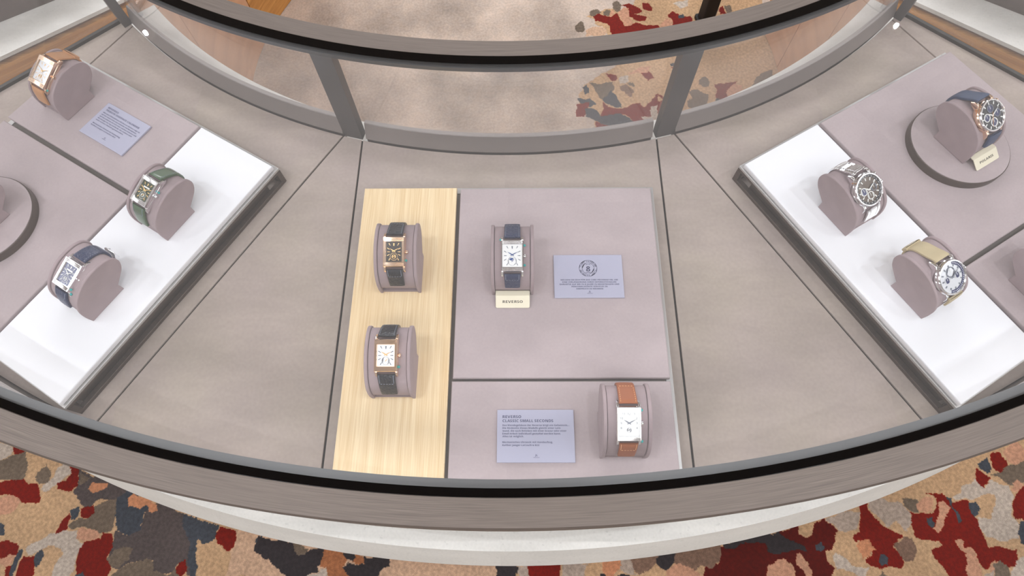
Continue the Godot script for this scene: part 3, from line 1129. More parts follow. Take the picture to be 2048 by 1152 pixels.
# ------------------------------------------------------------------ round watches
func round_watch(label, tray, u, y, v, o):
	var w = on_tray("round_watch", label, "wristwatch", tray, u, y, v, "watches with round cases")
	var F = face_frame(o)
	var r = o.r
	var metal = M[o.metal]
	var st = mb()
	lathe(st, [Vector2(0.0, -0.0115), Vector2(r * 0.80, -0.0115), Vector2(r * 0.97, -0.0095), Vector2(r, -0.0075), Vector2(r, -0.0040), Vector2(r * 0.965, -0.0030), Vector2(r * 0.965, -0.0020)], Transform3D(), 48)
	for sx in [-1, 1]:
		for sy in [-1, 1]:
			var prof = PackedVector2Array([Vector2(r * 0.62, -0.0040), Vector2(r * 0.95, -0.0036), Vector2(r * 1.10, -0.0056), Vector2(r * 1.22, -0.0100), Vector2(r * 1.14, -0.0118), Vector2(r * 0.62, -0.0100)])
			var B = Basis(Vector3(0, sy, 0), Vector3(0, 0, 1), Vector3(sy, 0, 0))
			extrude(st, prof, -0.0019, 0.0019, 0.0006, Transform3D(B, Vector3(sx * r * 0.56, 0, 0)))
	part("case", st, metal, w, F)
	st = mb()
	lathe(st, [Vector2(r * 0.965, -0.0022), Vector2(r * 0.965, -0.0008), Vector2(r * 0.93, 0.0), Vector2(r * 0.875, 0.0), Vector2(r * 0.845, -0.0016)], Transform3D(), 48)
	part("bezel", st, M[o.get("bezel", o.metal)], w, F)
	st = mb()
	lathe(st, [Vector2(0.0, -0.0016), Vector2(r * 0.85, -0.0016)], Transform3D(), 48)
	var dial = part("dial", st, M[o.dial], w, F)
	var z = -0.0015
	if o.has("outer"):
		st = mb()
		for k in 2:
			arc_band(st, r * o.get("outer_r", 0.72), r * 0.84, lerpf(o.outer_a[0], o.outer_a[1], k * 0.5), lerpf(o.outer_a[0], o.outer_a[1], k * 0.5 + 0.5), z, z + 0.0002, Transform3D(), 30)
		part("outer_scale", st, M[o.outer], dial)
		st = mb()
		for k in 24:
			var a = deg_to_rad(lerpf(o.outer_a[0] + 6, o.outer_a[1] - 6, k / 23.0))
			box(st, Vector3(sin(a), cos(a), 0) * r * 0.78 + Vector3(0, 0, z + 0.0003), Vector3(0.0007, 0.0007, 0.0002))
		part("scale_dots", st, M[o.get("scale_mark", "lume")], dial)
	st = mb()
	for k in 12:
		var a = TAU * k / 12.0
		var d = Vector2(sin(a), cos(a))
		var r1 = r * (0.70 if o.has("outer") else 0.82)
		var r0 = r1 - r * o.get("mark_len", 0.17)
		var nn = Vector2(d.y, -d.x) * 0.00065
		extrude(st, PackedVector2Array([d * r1 + nn, d * r1 - nn, d * r0 - nn, d * r0 + nn]), z, z + 0.0003)
	part("hour_marks", st, M[o.mark], dial)
	for s in o.get("subs", []):
		# [angle, distance, radius, disc material, ring material]
		var a = deg_to_rad(s[0])
		var X = Transform3D(Basis(), Vector3(sin(a), cos(a), 0) * r * s[1])
		st = mb()
		lathe(st, [Vector2(0.0, z + 0.0001), Vector2(r * s[2], z + 0.0001)], X, 24)
		var sub = part("subdial", st, M[s[3]], dial)
		st = mb()
		for k in 2:
			arc_band(st, r * s[2] * 0.82, r * s[2], 180 * k, 180 * k + 180, z + 0.0001, z + 0.0003, X, 14)
		part("subdial_ring", st, M[s[4]], sub)
		st = mb()
		box(st, X * Vector3(0, r * s[2] * 0.3, z + 0.0003), Vector3(0.0005, r * s[2] * 0.8, 0.0002))
		part("small_hand", st, M.lume, sub)
	part("hour_hand", hand(o.get("hour", -58.0), 0.42 * r, 0.0015, z + 0.0005), M[o.hands], dial)
	part("minute_hand", hand(o.get("minute", 62.0), 0.66 * r, 0.0012, z + 0.0008), M[o.hands], dial)
	if o.has("sweep"):
		part("seconds_hand", hand(o.sweep, 0.72 * r, 0.0005, z + 0.0010, 0.004), M[o.get("sweep_mat", o.hands)], dial)
	for c in o.get("crowns", [[90.0, 0.0028]]):
		var a = deg_to_rad(c[0])
		var d = Vector3(sin(a), cos(a), 0)
		st = mb()
		lathe(st, [Vector2(0.0, 0.0038), Vector2(c[1] * 0.8, 0.0038), Vector2(c[1], 0.0031), Vector2(c[1], 0.0014), Vector2(c[1] * 0.55, 0.0012), Vector2(c[1] * 0.55, -0.001)], F * Transform3D(Basis(Vector3(0, 0, 1).cross(d) * -1.0, Vector3(0, 0, 1), d), d * (r - 0.0002) + Vector3(0, 0, -0.0058)), 16)
		part("crown" if c[0] == 90.0 else "push_button", st, metal, w)
	make_straps(w, o, F, r * 1.12)
	add_pins(w, o, F)
	return w


# ------------------------------------------------------------------ cards and tags
func info_card(label, tray, u0, v0, u1, v1, called = "information_card"):
	var t = on_tray(called, label, "information card", tray, (u0 + u1) / 2, PANEL_Y, (v0 + v1) / 2, "lavender information cards")
	var st = mb()
	slab(st, rect(-(u1 - u0) / 2, -(v1 - v0) / 2, (u1 - u0) / 2, (v1 - v0) / 2), 0.0001, 0.0030, 0.0005)
	part("plate", st, M.card, t)
	return t


func print_on(card, lines, bold = true, called = "lettering"):
	# lines in millimetres from the card's centre, y towards the viewer
	var l = []
	for e in lines:
		l.append([e[0], e[1] * 0.001, -e[2] * 0.001, e[3] * 0.001, e[4] * 0.001, e[5]])
	part(called, lettering(l, bold), M.ink, card, Transform3D(LYING, Vector3(0, 0.00302, 0)), false)


# a small emblem of two strokes and a bar with a tiny name below
func emblem(card, x, y):
	var st = lettering([["JL", x * 0.001, -y * 0.001, 0.0019, 0.0, 0], ["JAEGER-LECOULTRE", x * 0.001, -(y + 1.7) * 0.001, 0.0007, 0.0064, 0]], true)
	part("emblem", st, M.ink, card, Transform3D(LYING, Vector3(0, 0.00302, 0)), false)


func name_tag(label, text, tray, u, y, v):
	var t = on_tray("name_tag", label, "name tag", tray, u, y, v, "small brass name tags")
	var w = 0.0400
	var st = mb()
	# a bent strip: a ledge at the holder, a sloping face with rounded lower corners
	box(st, Vector3(0, 0.0092, 0.0010), Vector3(w, 0.0010, 0.0062))
	part("ledge", st, M.brass, t)
	var slope = deg_to_rad(33.0)
	var X = Transform3D(Basis(Vector3(1, 0, 0), Vector3(0, sin(slope), -cos(slope)), Vector3(0, cos(slope), sin(slope))), Vector3(0, 0.0052, 0.0102))
	st = mb()
	var f = PackedVector2Array([Vector2(-w / 2, 0.0075), Vector2(w / 2, 0.0075), Vector2(w / 2, -0.0060), Vector2(w / 2 - 0.0005, -0.0069), Vector2(w / 2 - 0.0016, -0.0075), Vector2(-w / 2 + 0.0016, -0.0075), Vector2(-w / 2 + 0.0005, -0.0069), Vector2(-w / 2, -0.0060)])
	extrude(st, f, -0.0005, 0.0005, 0.0002, X)
	var face = part("face", st, M.brass, t)
	var tx = lettering([[text, 0.0, -0.0014, 0.0030, 0.0235, 0]])
	part("lettering", tx, M.dark_ink, face, X * Transform3D(Basis(), Vector3(0, 0, 0.00055)), false)


func plinth(label, tray, u, v, r):
	var t = on_tray("round_plinth", label, "display plinth", tray, u, PANEL_Y, v, "round plinths on the side trays")
	var st = mb()
	lathe(st, [Vector2(0.0, 0.0001), Vector2(r, 0.0001), Vector2(r, 0.0105), Vector2(r - 0.0004, 0.0110), Vector2(r - 0.0009, 0.0110), Vector2(r - 0.0009, 0.0)], Transform3D(Basis(Vector3(1, 0, 0), Vector3(0, 0, -1), Vector3(0, 1, 0)), Vector3.ZERO), 72)
	part("rim", st, M.tray_metal, t)
	st = mb()
	lathe(st, [Vector2(r - 0.0012, 0.002), Vector2(r - 0.0012, 0.0116), Vector2(r - 0.0018, 0.0120), Vector2(0.0, 0.0120)], Transform3D(Basis(Vector3(1, 0, 0), Vector3(0, 0, -1), Vector3(0, 1, 0)), Vector3.ZERO), 72)
	part("top", st, M.suede, t)


# ------------------------------------------------------------------ everything on the trays
func build_displays():
	cheek_curve = smooth_curve(CHEEK, 4)
	var c = Vector2(-0.033, 0.026)
	for p in cheek_curve:
		if p.y > 0.010:
			strap_curve.append(p + (c - p).normalized() * 0.0014)
	plinth("round taupe plinth with dark rim at the right under a rose gold watch", "right", 0.063, 1.0365, 0.0622)
	plinth("round taupe plinth with dark rim cut off by the left picture edge", "left", -0.0715, 1.1680, 0.0645)
	var spots = {
		"tan": ["left", -0.1303, PANEL_Y, 1.0000, "suede holder carrying the rose gold watch with the tan strap"],
		"green": ["left", 0.1212, PANEL_Y, 1.0673, "suede holder carrying the steel watch with the green strap"],
		"navy": ["left", 0.1213, PANEL_Y, 1.1913, "suede holder carrying the steel watch with the navy dial"],
		"empty": ["left", -0.0670, PANEL_Y + 0.012, 1.1920, "suede holder on the plinth at the left picture edge"],
		"black": ["middle", -0.1272, PANEL_Y, 1.0615, "suede holder on oak under the black-dialled gold watch"],
		"white": ["middle", -0.1256, PANEL_Y, 1.1887, "suede holder on oak under the white-dialled gold watch"],
		"moon": ["middle", 0.0063, PANEL_Y, 1.0644, "suede holder behind the brass name tag on the middle tray"],
		"brown": ["middle", 0.1232, PANEL_Y, 1.2533, "suede holder carrying the watch with the brown strap"],
		"polaris": ["right", 0.0641, PANEL_Y + 0.012, 1.0611, "suede holder on the right plinth under the blue rubber strap"],
		"chrono": ["right", -0.1255, PANEL_Y, 1.0610, "suede holder carrying the watch with the steel bracelet"],
		"beige": ["right", -0.1262, PANEL_Y, 1.1870, "suede holder carrying the watch with the beige strap"],
		"edge": ["right", -0.0020, PANEL_Y, 1.2527, "suede holder cut off by the right picture edge"],
	}
	for k in spots:
		var s = spots[k]
		holder(s[4], s[0], s[1], s[2], s[3])
	var rc = {"tilt": 19.0, "cy": 0.0572, "cz": -0.0285, "w": 0.0250, "l": 0.0335, "dw": 0.0178, "dl": 0.0222, "strap_w": 0.0185, "hands": "gold_mark"}
	var put = func(k, extra):
		var s = spots[k]
		var o = rc.duplicate()
		o.merge(extra, true)
		return [s[0], s[1], s[2] + 0.0002, s[3], o]
	var a = put.call("tan", {"metal": "rose_gold", "strap": "strap_tan", "dial": "dial_silver", "mark": "gold_mark", "keeper": 8, "buckle": true, "buckle_at": 0.93, "buckle_lift": 0.009, "sub": "dots", "tilt": 24.0, "cz": -0.0262, "cy": 0.0560, "l": 0.038, "w": 0.0295, "dw": 0.0215, "dl": 0.0255, "strap_w": 0.0220, "film": [Vector3(0.0152, -0.0190, -0.006)]})
	rect_watch("rose gold rectangular watch on a tan leather strap", a[0], a[1], a[2], a[3], a[4])
	a = put.call("green", {"metal": "steel", "strap": "strap_green", "dial": "dial_green", "mark": "gold_mark", "sub": "dots", "sub_mark": "lume", "windows": true, "thread": "thread_dark", "film": [Vector3(0.0142, 0.0060, -0.006)]})
	rect_watch("steel rectangular watch with dark green dial and green strap", a[0], a[1], a[2], a[3], a[4])
	a = put.call("navy", {"metal": "steel", "strap": "strap_navy", "dial": "dial_navy", "mark": "lume", "hands": "lume", "sub": "dots", "sub_mark": "lume", "windows": true, "buckle": true, "buckle_at": 0.62, "thread": "thread_dark", "cy": 0.0530, "film": [Vector3(0.0134, 0.0062, -0.006), Vector3(0.0128, -0.0130, -0.003), Vector3(0.0128, -0.0185, -0.006)]})
	rect_watch("steel rectangular watch with navy blue dial and navy strap", a[0], a[1], a[2], a[3], a[4])
	a = put.call("black", {"metal": "rose_gold", "strap": "strap_black", "dial": "dial_black", "mark": "gold_mark", "sub": "dots", "thread": "thread_dark", "tilt": 20.0, "cz": -0.0266, "cy": 0.0565, "w": 0.0245, "dw": 0.0172, "dl": 0.0220, "film": [Vector3(0.0130, -0.0095, -0.006)]})
	rect_watch("rose gold rectangular watch with black dial and black strap", a[0], a[1], a[2], a[3], a[4])
	a = put.call("white", {"metal": "rose_gold", "strap": "strap_black", "dial": "dial_white", "mark": "grey_mark", "sub": "ring", "sub_mark": "soft_mark", "thread": "thread_dark", "tilt": 17.0, "cz": -0.0320, "cy": 0.0580, "w": 0.0240, "dw": 0.0180, "dl": 0.0222, "film": [Vector3(0.0128, -0.0120, -0.006)]})
	rect_watch("rose gold rectangular watch with white dial and black strap", a[0], a[1], a[2], a[3], a[4])
	a = put.call("moon", {"metal": "steel", "strap": "strap_navy", "dial": "dial_white", "mark": "grey_mark", "hands": "blue_mark", "sub": "moon", "sub_mark": "soft_mark", "thread": "thread_dark", "tilt": 21.0, "cz": -0.0245, "cy": 0.0555, "w": 0.0252, "l": 0.0345, "dw": 0.0212, "dl": 0.0245, "film": [Vector3(-0.0130, 0.0185, -0.006), Vector3(0.0138, 0.0120, -0.006), Vector3(0.0138, -0.0105, -0.005)]})
	rect_watch("steel rectangular watch with white moon phase dial above the brass tag", a[0], a[1], a[2], a[3], a[4])
	a = put.call("brown", {"metal": "steel", "strap": "strap_brown", "dial": "dial_white", "mark": "grey_mark", "hands": "grey_mark", "numerals": true, "sub_r": 0.12, "sub": "ring", "sub_mark": "soft_mark", "thread": "thread", "tilt": 20.0, "cz": -0.0258, "cy": 0.0560, "w": 0.0242, "l": 0.0336, "dw": 0.0200, "dl": 0.0240, "film": [Vector3(0.0135, 0.0130, -0.006), Vector3(0.0135, -0.0180, -0.006)]})
	rect_watch("steel rectangular watch with white numeral dial and brown leather strap", a[0], a[1], a[2], a[3], a[4])
	var rd = {"tilt": 31.0, "cy": 0.0555, "cz": -0.0222, "r": 0.0205, "strap_w": 0.0200, "crowns": [[90.0, 0.0028]]}
	put = func(k, extra):
		var s = spots[k]
		var o = rd.duplicate()
		o.merge(extra, true)
		return [s[0], s[1], s[2] + 0.0002, s[3], o]
	a = put.call("polaris", {"metal": "rose_gold", "bezel": "steel", "strap": "strap_blue", "strap_t": 0.0036, "dial": "dial_night", "mark": "lume", "hands": "lume", "sweep": 200.0, "sweep_mat": "thread", "crowns": [[90.0, 0.0030], [55.0, 0.0022], [125.0, 0.0022]], "subs": [[90.0, 0.42, 0.25, "dial_navy", "grey_mark"], [180.0, 0.42, 0.27, "dial_navy", "lume"], [270.0, 0.42, 0.25, "dial_navy", "lume"], [0.0, 0.42, 0.25, "dial_navy", "grey_mark"]]})
	round_watch("rose gold round chronograph with dark blue dial and blue rubber strap", a[0], a[1], a[2], a[3], a[4])
	a = put.call("chrono", {"metal": "steel", "strap": "steel", "bracelet": true, "dial": "dial_bronze", "mark": "lume", "hands": "lume", "outer": "dial_night", "outer_a": [0.0, 360.0], "outer_r": 0.74, "crowns": [[90.0, 0.0030], [55.0, 0.0022], [125.0, 0.0022]], "cz": -0.0236, "cy": 0.0545, "subs": [[90.0, 0.36, 0.22, "dial_bronze", "grey_mark"], [180.0, 0.36, 0.24, "dial_bronze", "lume"], [270.0, 0.36, 0.24, "dial_navy", "lume"]]})
	round_watch("steel round chronograph with dark brown dial and steel bracelet", a[0], a[1], a[2], a[3], a[4])
	a = put.call("beige", {"metal": "steel", "strap": "strap_beige", "dial": "dial_silver", "mark": "grey_mark", "hands": "grey_mark", "keeper": 12, "outer": "dial_navy", "outer_a": [20.0, 205.0], "outer_r": 0.70, "mark_len": 0.12, "cz": -0.0196, "cy": 0.0525, "subs": [[0.0, 0.30, 0.30, "dial_silver", "grey_mark"], [95.0, 0.36, 0.20, "dial_navy", "dial_silver"], [265.0, 0.36, 0.20, "dial_navy", "dial_silver"]]})
	round_watch("steel round watch with silver dial and beige fabric strap", a[0], a[1], a[2], a[3], a[4])
	build_cards()


func build_cards():
	var c = info_card("lavender card with a heading and seven lines below the middle", "middle", -0.0104, 1.2018, 0.0730, 1.2579)
	var x = -35.8
	var y0 = -28.0
	print_on(c, [
		["REVERSO", x, y0 + 9.1, 2.9, 20.2, -1], ["CLASSIC SMALL SECONDS", x, y0 + 13.5, 2.9, 55.0, -1],
		["Das Wendegehäuse der Reverso birgt ein Geheimnis...", x, y0 + 17.7, 1.75, 72.4, -1], ["Die Rückseite dieses Modells gleicht einer Lein-", x, y0 + 20.7, 1.75, 63.2, -1],
		["wand, die nach Belieben mit einer Gravur oder einer", x, y0 + 23.7, 1.75, 69.0, -1], ["Email-Arbeit individuell gestaltet werden kann.", x, y0 + 26.7, 1.75, 62.8, -1],
		["Alles ist möglich.", x, y0 + 29.6, 1.75, 23.0, -1], ["Mechanisches Uhrwerk mit Handaufzug,", x, y0 + 35.7, 1.75, 54.0, -1], ["Kaliber Jaeger-LeCoultre 822", x, y0 + 38.8, 1.75, 39.5, -1]])
	emblem(c, 0.4, y0 + 49.4)
	c = info_card("lavender card with a round emblem above centred lines", "middle", 0.0556, 1.0131, 0.1384, 1.0694)
	print_on(c, [
		["MELDEN SIE SICH FÜR DAS CARE PROGRAM AN, UM", 0.6, y0 + 34.0, 1.65, 68.0, 0], ["EINE VERLÄNGERUNG IHRER INTERNATIONALEN", 0.6, y0 + 36.9, 1.65, 64.0, 0],
		["GARANTIE AUF BIS ZU 8 JAHRE ZU BEANTRAGEN UND", 0.6, y0 + 39.8, 1.65, 71.0, 0], ["PERSONALISIERTE SERVICES IN", 0.6, y0 + 42.7, 1.65, 42.5, 0],
		["ANSPRUCH ZU NEHMEN", 0.6, y0 + 45.6, 1.65, 32.0, 0], ["8", 0.0, y0 + 22.0, 6.6, 0.0, 0], ["UP TO", 0.0, y0 + 13.4, 1.2, 0.0, 0], ["YEARS", 0.0, y0 + 24.0, 1.2, 0.0, 0]])
	emblem(c, 0.6, y0 + 49.4)
	var st = SurfaceTool.new()
	st.begin(Mesh.PRIMITIVE_TRIANGLES)
	for half in 2:
		var word = "CARE PROGRAM"
		for i in word.length():
			if word[i] == " ":
				continue
			var a = deg_to_rad(-70.0 + 140.0 * i / (word.length() - 1) + 180.0 * half)
			var spot = Vector3(sin(a) * 8.3, cos(a) * 8.3, 0) * 0.001
			put_text(st, word[i], 0.0016, 0.0, 0, Transform3D(Basis(Vector3.BACK, -a), spot), true)
	part("seal_lettering", st, M.ink, c, Transform3D(LYING, Vector3(0, 0.00302, -0.0100)), false)
	st = mb()
	for k in 2:
		arc_band(st, 0.0106, 0.0109, 180 * k, 180 * k + 180, 0.0, 0.0001, Transform3D(), 40)
		arc_band(st, 0.0072, 0.0074, 180 * k, 180 * k + 180, 0.0, 0.0001, Transform3D(), 40)
	part("seal_rings", st, M.ink, c, Transform3D(LYING, Vector3(0, 0.00302, -0.0100)))
	c = info_card("lavender card with dark lettering beside the tan-strapped watch", "left", -0.0775, 0.9497, 0.0027, 1.0050)
	x = -34.0
	print_on(c, [
		["REVERSO", x, y0 + 8.2, 2.7, 19.5, -1], ["TRIBUTE DUOFACE CALENDAR", x, y0 + 12.4, 2.7, 63.0, -1],
		["Mit zwei Zifferblättern Rücken an Rücken zeigt sie", x, y0 + 17.0, 1.75, 69.0, -1], ["auf der einen Seite den Kalender mit Mondphase,", x, y0 + 20.4, 1.75, 66.5, -1],
		["auf der anderen die Zeit einer zweiten Zeitzone und", x, y0 + 23.8, 1.75, 69.0, -1], ["die Anzeige von Tag und Nacht. Das Gehäuse wird", x, y0 + 27.2, 1.75, 64.0, -1],
		["mit einer Hand gewendet.", x, y0 + 30.6, 1.75, 52.0, -1], ["Mechanisches Uhrwerk mit Handaufzug,", x, y0 + 36.6, 1.75, 52.0, -1], ["Kaliber Jaeger-LeCoultre 853", x, y0 + 39.8, 1.75, 46.0, -1]])
	emblem(c, 0.4, y0 + 47.4)
	name_tag("cream brass name tag in front of the moon phase watch", "REVERSO", "middle", 0.0063, PANEL_Y, 1.0650)
	name_tag("cream brass name tag on the round plinth at the right", "POLARIS", "right", 0.0655, PANEL_Y + 0.012, 1.0620)


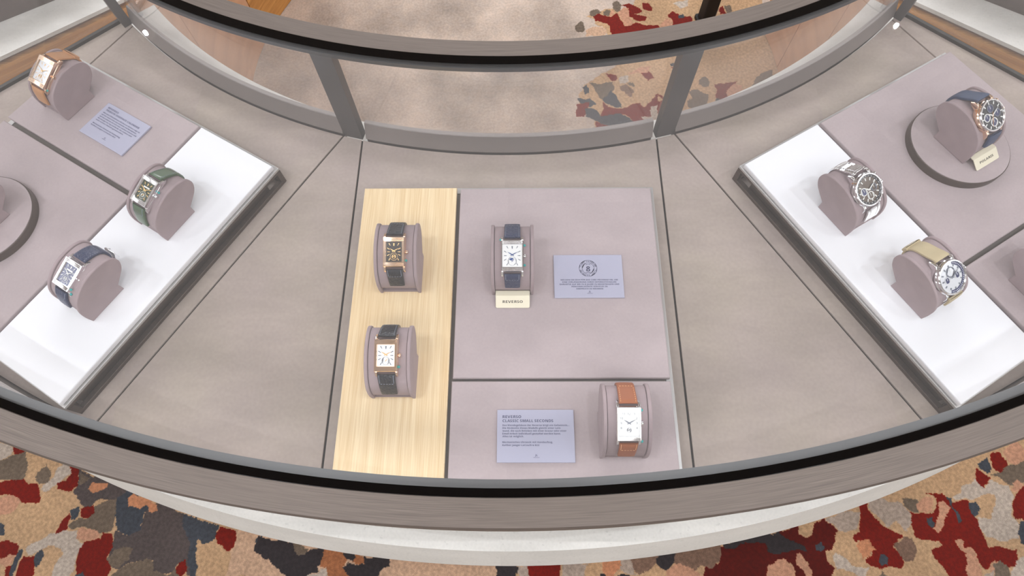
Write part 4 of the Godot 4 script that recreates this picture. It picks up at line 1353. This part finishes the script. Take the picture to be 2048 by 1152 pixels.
const BLOBS = [
	[9,-571,1318,4,1355,5,1467,-544,1472],
	[9,-619,1305,-548,1311,-533,1403,-628,1404,-627,1353],
	[1,-1234,1113,-1197,1126,-1183,1138,-1188,1152,-1217,1159],
	[2,-1187,1130,-1151,1138,-1160,1151,-1178,1151],
	[3,-1217,1159,-1187,1155,-1150,1140,-1136,1200,-1169,1208,-1201,1205],
	[2,-1198,1216,-1161,1206,-1136,1200,-1123,1215,-1101,1211,-1090,1237,-1090,1252,-1125,1255,-1159,1238,-1190,1238],
	[4,-1187,1245,-1159,1236,-1132,1252,-1135,1274,-1155,1283,-1175,1281],
	[3,-1114,1189,-1098,1170,-1080,1185,-1080,1204,-1097,1211,-1110,1200],
	[1,-1067,1174,-1048,1166,-1035,1188,-1048,1204,-1064,1215,-1079,1230,-1091,1224,-1087,1204,-1067,1192],
	[2,-1045,1168,-1019,1177,-1011,1214,-1017,1229,-1052,1224,-1060,1209,-1036,1203,-1035,1188],
	[5,-1011,1211,-1019,1177,-986,1188,-908,1214,-873,1228,-911,1247,-946,1247,-971,1265,-993,1258,-1012,1233],
	[3,-1014,1185,-984,1194,-996,1207,-1009,1211],
	[7,-980,1222,-973,1207,-940,1212,-947,1227,-968,1231],
	[6,-1013,1269,-999,1262,-988,1272,-991,1290,-1002,1290],
	[3,-1000,1297,-984,1287,-961,1286,-950,1258,-912,1243,-904,1272,-901,1311,-929,1318,-966,1308,-989,1310],
	[2,-987,1265,-953,1255,-948,1272,-961,1286,-981,1283],
	[2,-1012,1276,-999,1301,-1010,1315,-1022,1331,-1028,1319,-1024,1294],
	[5,-817,1250,-746,1274,-659,1298,-662,1326,-683,1337,-704,1326,-691,1405,-713,1405,-731,1371,-735,1388,-770,1398,-793,1395,-796,1375,-810,1368,-841,1379,-867,1392,-883,1389,-895,1359,-893,1311,-861,1317,-833,1307,-837,1264,-816,1271],
	[6,-912,1243,-889,1225,-859,1235,-818,1260,-839,1271,-833,1307,-861,1317,-889,1311,-902,1279],
	[6,-746,1274,-659,1298,-662,1326,-683,1337,-704,1326,-689,1405,-707,1405,-720,1340,-743,1302],
	[7,-886,1246,-872,1232,-812,1253,-808,1269,-823,1271,-838,1257,-855,1266,-873,1266],
	[4,-986,1332,-977,1311,-943,1309,-930,1323,-935,1337,-970,1334],
	[1,-1087,1347,-1058,1333,-1043,1319,-1005,1308,-983,1315,-982,1332,-960,1342,-965,1363,-967,1393,-973,1413,-1013,1413,-1008,1383,-997,1356,-1031,1346,-1044,1352,-1075,1360],
	[2,-961,1339,-927,1332,-925,1318,-903,1316,-889,1342,-896,1369,-886,1392,-884,1412,-936,1413,-964,1391,-963,1359],
	[3,-895,1372,-886,1350,-866,1340,-845,1350,-847,1372,-865,1387,-888,1386],
	[3,-877,1412,-867,1392,-838,1379,-810,1368,-795,1377,-791,1395,-755,1398,-730,1384,-730,1411],
	[2,-731,1371,-717,1367,-714,1391,-726,1411,-733,1394],
	[2,-655,1298,-619,1307,-618,1339,-631,1350,-659,1342,-664,1326],
	[2,-1154,1340,-1132,1337,-1107,1345,-1105,1361,-1141,1378],
	[4,-1141,1378,-1123,1362,-1105,1362,-1109,1381,-1125,1391],
	[2,-1121,1391,-1102,1381,-1098,1414,-1113,1414],
	[2,-1086,1360,-1059,1364,-1056,1384,-1050,1414,-1087,1414,-1086,1374],
	[6,-1104,1349,-1090,1349,-1092,1394,-1098,1414,-1105,1404],
	[6,-1060,1360,-1047,1353,-1037,1367,-1041,1384,-1053,1387,-1061,1374],
	[6,-1171,1292,-1154,1302,-1148,1323,-1160,1323],
	[6,-577,1329,-562,1318,-557,1346],
	[6,-957,1403,-940,1396,-930,1407,-935,1414,-957,1415],
	[8,-571,1321,-537,1327,-525,1324,-488,1332,-476,1354,-458,1356,-444,1344,-413,1345,-412,1364,-424,1376,-425,1390,-441,1392,-457,1408,-489,1408,-511,1388,-533,1371,-568,1354],
	[3,-487,1335,-449,1342,-455,1354,-471,1357,-480,1350],
	[14,-414,1344,-372,1352,-357,1369,-367,1384,-353,1407,-400,1407,-407,1384,-421,1380,-420,1367],
	[8,-322,1357,-269,1364,-266,1380,-279,1392,-290,1406,-353,1407,-367,1387,-357,1375,-334,1379,-320,1375],
	[8,-370,1353,-346,1358,-341,1369,-357,1372],
	[14,-343,1358,-322,1360,-322,1375,-334,1379,-348,1372],
	[1,-457,1408,-441,1392,-424,1394,-419,1384,-405,1387,-402,1407],
	[8,-39,1372,8,1372,8,1403,-32,1404],
	[8,1,1373,14,1376,17,1392,1,1403],
	[10,14,1373,39,1372,39,1403,17,1403],
	[2,39,1370,111,1368,108,1385,111,1402,39,1403],
	[10,113,1370,162,1368,165,1379,158,1388,161,1402,112,1402],
	[0,160,1371,194,1365,192,1402,158,1402],
	[7,195,1363,240,1360,238,1381,217,1401,199,1385],
	[8,193,1388,205,1385,214,1401,192,1402],
	[10,240,1360,264,1355,265,1384,277,1387,261,1390,237,1384],
	[13,264,1357,321,1348,320,1366,303,1378,277,1387,264,1378],
	[8,321,1346,356,1346,359,1366,337,1386,319,1369],
	[0,276,1387,303,1379,325,1381,335,1400,276,1401],
	[13,356,1346,401,1338,463,1324,458,1362,440,1380,422,1374,397,1377,366,1372,359,1366],
	[4,338,1386,360,1370,397,1376,409,1386,407,1400,338,1400],
	[8,235,1393,255,1390,261,1401,234,1401],
	[12,461,1339,571,1315,562,1398,413,1400,425,1375,440,1380,458,1365],
	[8,469,1327,528,1312,577,1303,574,1326,513,1330,470,1342],
	[12,589,1305,639,1288,639,1308,664,1310,676,1288,697,1273,717,1284,725,1301,717,1321,699,1337,687,1342,687,1362,700,1378,691,1398,653,1398,649,1369,638,1352,625,1353,628,1369,648,1398,612,1399,613,1369,594,1356,559,1370,569,1309],
	[8,569,1306,596,1302,618,1319,642,1329,651,1342,563,1345],
	[4,559,1371,587,1356,604,1359,613,1379,608,1399,554,1399],
	[4,625,1353,635,1349,643,1362,655,1389,642,1398,624,1369],
	[6,671,1324,684,1320,687,1332,677,1340,670,1335],
	[10,700,1273,760,1254,782,1266,769,1297,747,1301,727,1299,719,1284],
	[2,786,1245,805,1237,806,1259,824,1283,848,1293,866,1307,863,1312,850,1314,842,1331,852,1351,858,1361,847,1371,821,1374,809,1377,787,1368,770,1355,792,1344,789,1324,768,1319,760,1325,762,1313,776,1301],
	[10,809,1236,841,1228,853,1237,882,1242,897,1258,891,1282,876,1303,871,1286,859,1276,835,1285,820,1269,808,1255],
	[7,760,1331,770,1321,790,1321,797,1338,780,1348,763,1353],
	[13,844,1324,865,1313,885,1318,886,1337,872,1357,861,1359,849,1347],
	[6,806,1348,817,1344,827,1357,821,1372,807,1371,802,1361],
	[2,940,1218,962,1222,983,1225,992,1236,1035,1234,1030,1257,1039,1271,1038,1298,1046,1315,1045,1331,1075,1329,1109,1335,1102,1355,1089,1375,1071,1375,1062,1359,1041,1356,1025,1372,1016,1362,1015,1336,997,1334,983,1395,944,1396,944,1370,927,1353,926,1337,950,1333,947,1320,914,1320,892,1318,890,1286,898,1260,922,1259,937,1261,958,1250,959,1233],
	[3,885,1230,902,1222,921,1228,926,1244,917,1258,901,1256,887,1246],
	[4,920,1233,939,1224,951,1236,944,1254,929,1261,919,1251],
	[4,962,1243,977,1236,988,1250,972,1268,961,1292,949,1299,938,1291,951,1278,959,1261],
	[1,999,1223,1024,1214,1027,1203,1058,1189,1066,1199,1075,1207,1095,1188,1130,1199,1132,1228,1122,1263,1130,1280,1116,1311,1079,1313,1048,1310,1037,1285,1044,1267,1073,1274,1092,1235,1093,1221,1059,1221,1037,1232,1008,1232],
	[6,987,1225,995,1225,995,1250,1003,1275,995,1283,992,1275,990,1243],
	[6,932,1270,946,1266,949,1278,939,1289,929,1282],
	[6,1034,1239,1046,1234,1055,1250,1047,1262,1035,1266,1029,1253],
	[4,980,1316,997,1311,1003,1319,997,1334,1013,1334,1013,1359,1020,1379,1008,1395,983,1395,995,1343,980,1329],
	[2,1068,1159,1085,1174,1095,1185,1081,1199,1073,1207,1060,1192,1062,1174],
	[6,1074,1152,1100,1136,1104,1159,1093,1172,1080,1163],
	[2,1111,1136,1137,1127,1144,1147,1141,1162,1120,1170,1106,1159],
	[3,1100,1174,1143,1155,1197,1143,1180,1195,1133,1199,1123,1184],
	[4,1144,1129,1167,1106,1187,1102,1204,1121,1189,1140,1162,1155,1146,1147],
	[4,1142,1195,1159,1190,1165,1206,1143,1217,1133,1213],
	[2,1138,1221,1178,1199,1152,1280,1129,1270,1129,1242],
	[6,1128,1287,1154,1273,1137,1325,1121,1318,1118,1305],
	[4,1031,1366,1048,1356,1063,1362,1053,1375,1038,1379],
	[3,1046,1362,1069,1359,1078,1375,1072,1395,1040,1395],
	[1,1072,1395,1098,1358,1130,1348,1115,1394],
	[10,1024,1379,1043,1372,1036,1395,1015,1395],
	[1,703,1352,713,1342,731,1358,747,1368,779,1368,766,1397,730,1381,705,1378],
	[3,796,1387,809,1381,823,1397,794,1397],
	[0,229,-250,251,-242,256,-215,288,-192,292,-158,800,-269,817,-376,409,-379,389,-295,333,-280,287,-280],
	[0,234,18,282,-15,358,-82,520,-137,906,-242,844,110,631,219,382,278,238,255,242,170,233,152,189,120,196,69],
	[9,223,-192,250,-207,272,-203,294,-184,281,-166,225,-162],
	[3,241,-269,264,-280,278,-269,257,-251,246,-257],
	[2,254,-249,275,-265,286,-253,314,-249,335,-264,339,-233,354,-207,374,-214,392,-222,420,-214,456,-210,460,-191,309,-158,306,-211,301,-218,256,-226],
	[2,346,-300,369,-305,388,-291,405,-283,407,-272,395,-260,383,-256,400,-252,422,-245,423,-233,404,-227,384,-233,368,-245,366,-264,371,-284],
	[4,341,-276,354,-290,371,-284,366,-260,368,-241,383,-222,374,-210,360,-205,349,-218,342,-241,336,-261],
	[3,320,-308,332,-316,345,-304,343,-276,332,-268,320,-276],
	[3,281,-271,298,-276,310,-268,303,-253,289,-253],
	[4,310,-272,321,-272,323,-257,311,-249,303,-253],
	[2,417,-303,436,-311,451,-287,445,-275,433,-272,418,-279],
	[3,196,-211,211,-225,222,-215,219,-185,209,-181,195,-187],
	[4,462,-214,493,-240,509,-229,506,-202,460,-191],
	[2,497,-252,510,-269,529,-263,536,-248,571,-253,574,-228,550,-217,509,-202,509,-232],
	[6,528,-255,543,-261,550,-248,541,-238,530,-240],
	[1,516,-306,535,-318,567,-322,563,-290,534,-283],
	[13,632,-290,656,-301,659,-274,646,-243,620,-236],
	[2,663,-286,678,-291,679,-258,665,-255],
	[3,683,-290,707,-293,702,-258,682,-258],
	[2,281,-9,312,-5,319,8,300,18],
	[2,380,-21,394,-29,420,-8,426,9,407,22,393,5],
	[1,322,5,353,-2,351,25,325,31],
	[3,234,24,264,31,300,24,308,57,287,76,266,89,249,70],
	[6,210,50,225,37,227,63,209,70],
	[6,266,89,298,60,320,108,322,121,285,111,271,102],
	[13,322,38,335,31,366,64,352,80,324,57],
	[3,340,31,366,25,365,47],
	[6,188,89,226,82,245,108,229,120,209,127,195,108],
	[2,184,108,225,98,227,114,208,152,188,158,181,139],
	[2,266,98,275,114,319,127,356,105,376,102,385,121,395,121,412,89,434,73,458,80,449,121,440,171,416,219,389,189,351,170,333,152,293,152,258,155],
	[6,209,127,234,127,258,152,313,146,351,170,384,189,340,195,271,185,247,170,213,152],
	[2,245,170,271,185,320,195,338,219,287,255,244,231],
	[1,412,121,430,115,434,152,424,183,399,189,377,158,407,152],
	[0,433,77,450,89,441,102,432,96],
	[3,567,12,583,6,600,29,596,45,578,45,567,32],
	[3,522,96,538,90,535,64,556,58,580,71,582,115,549,121,533,134,520,115],
	[2,612,39,631,29,682,23,670,36,637,58,643,90,673,90,640,115,606,103,602,77,617,58],
	[4,638,52,671,32,694,45,673,90,643,90],
	[6,605,93,622,93,622,118,604,118],
	[3,717,45,753,-7,796,-20,783,59,726,71],
	[6,483,-51,512,-54,510,-34,485,-38],
	[2,481,-31,505,-34,497,-11],
	[4,348,-8,386,-35,427,-35,405,-8]]
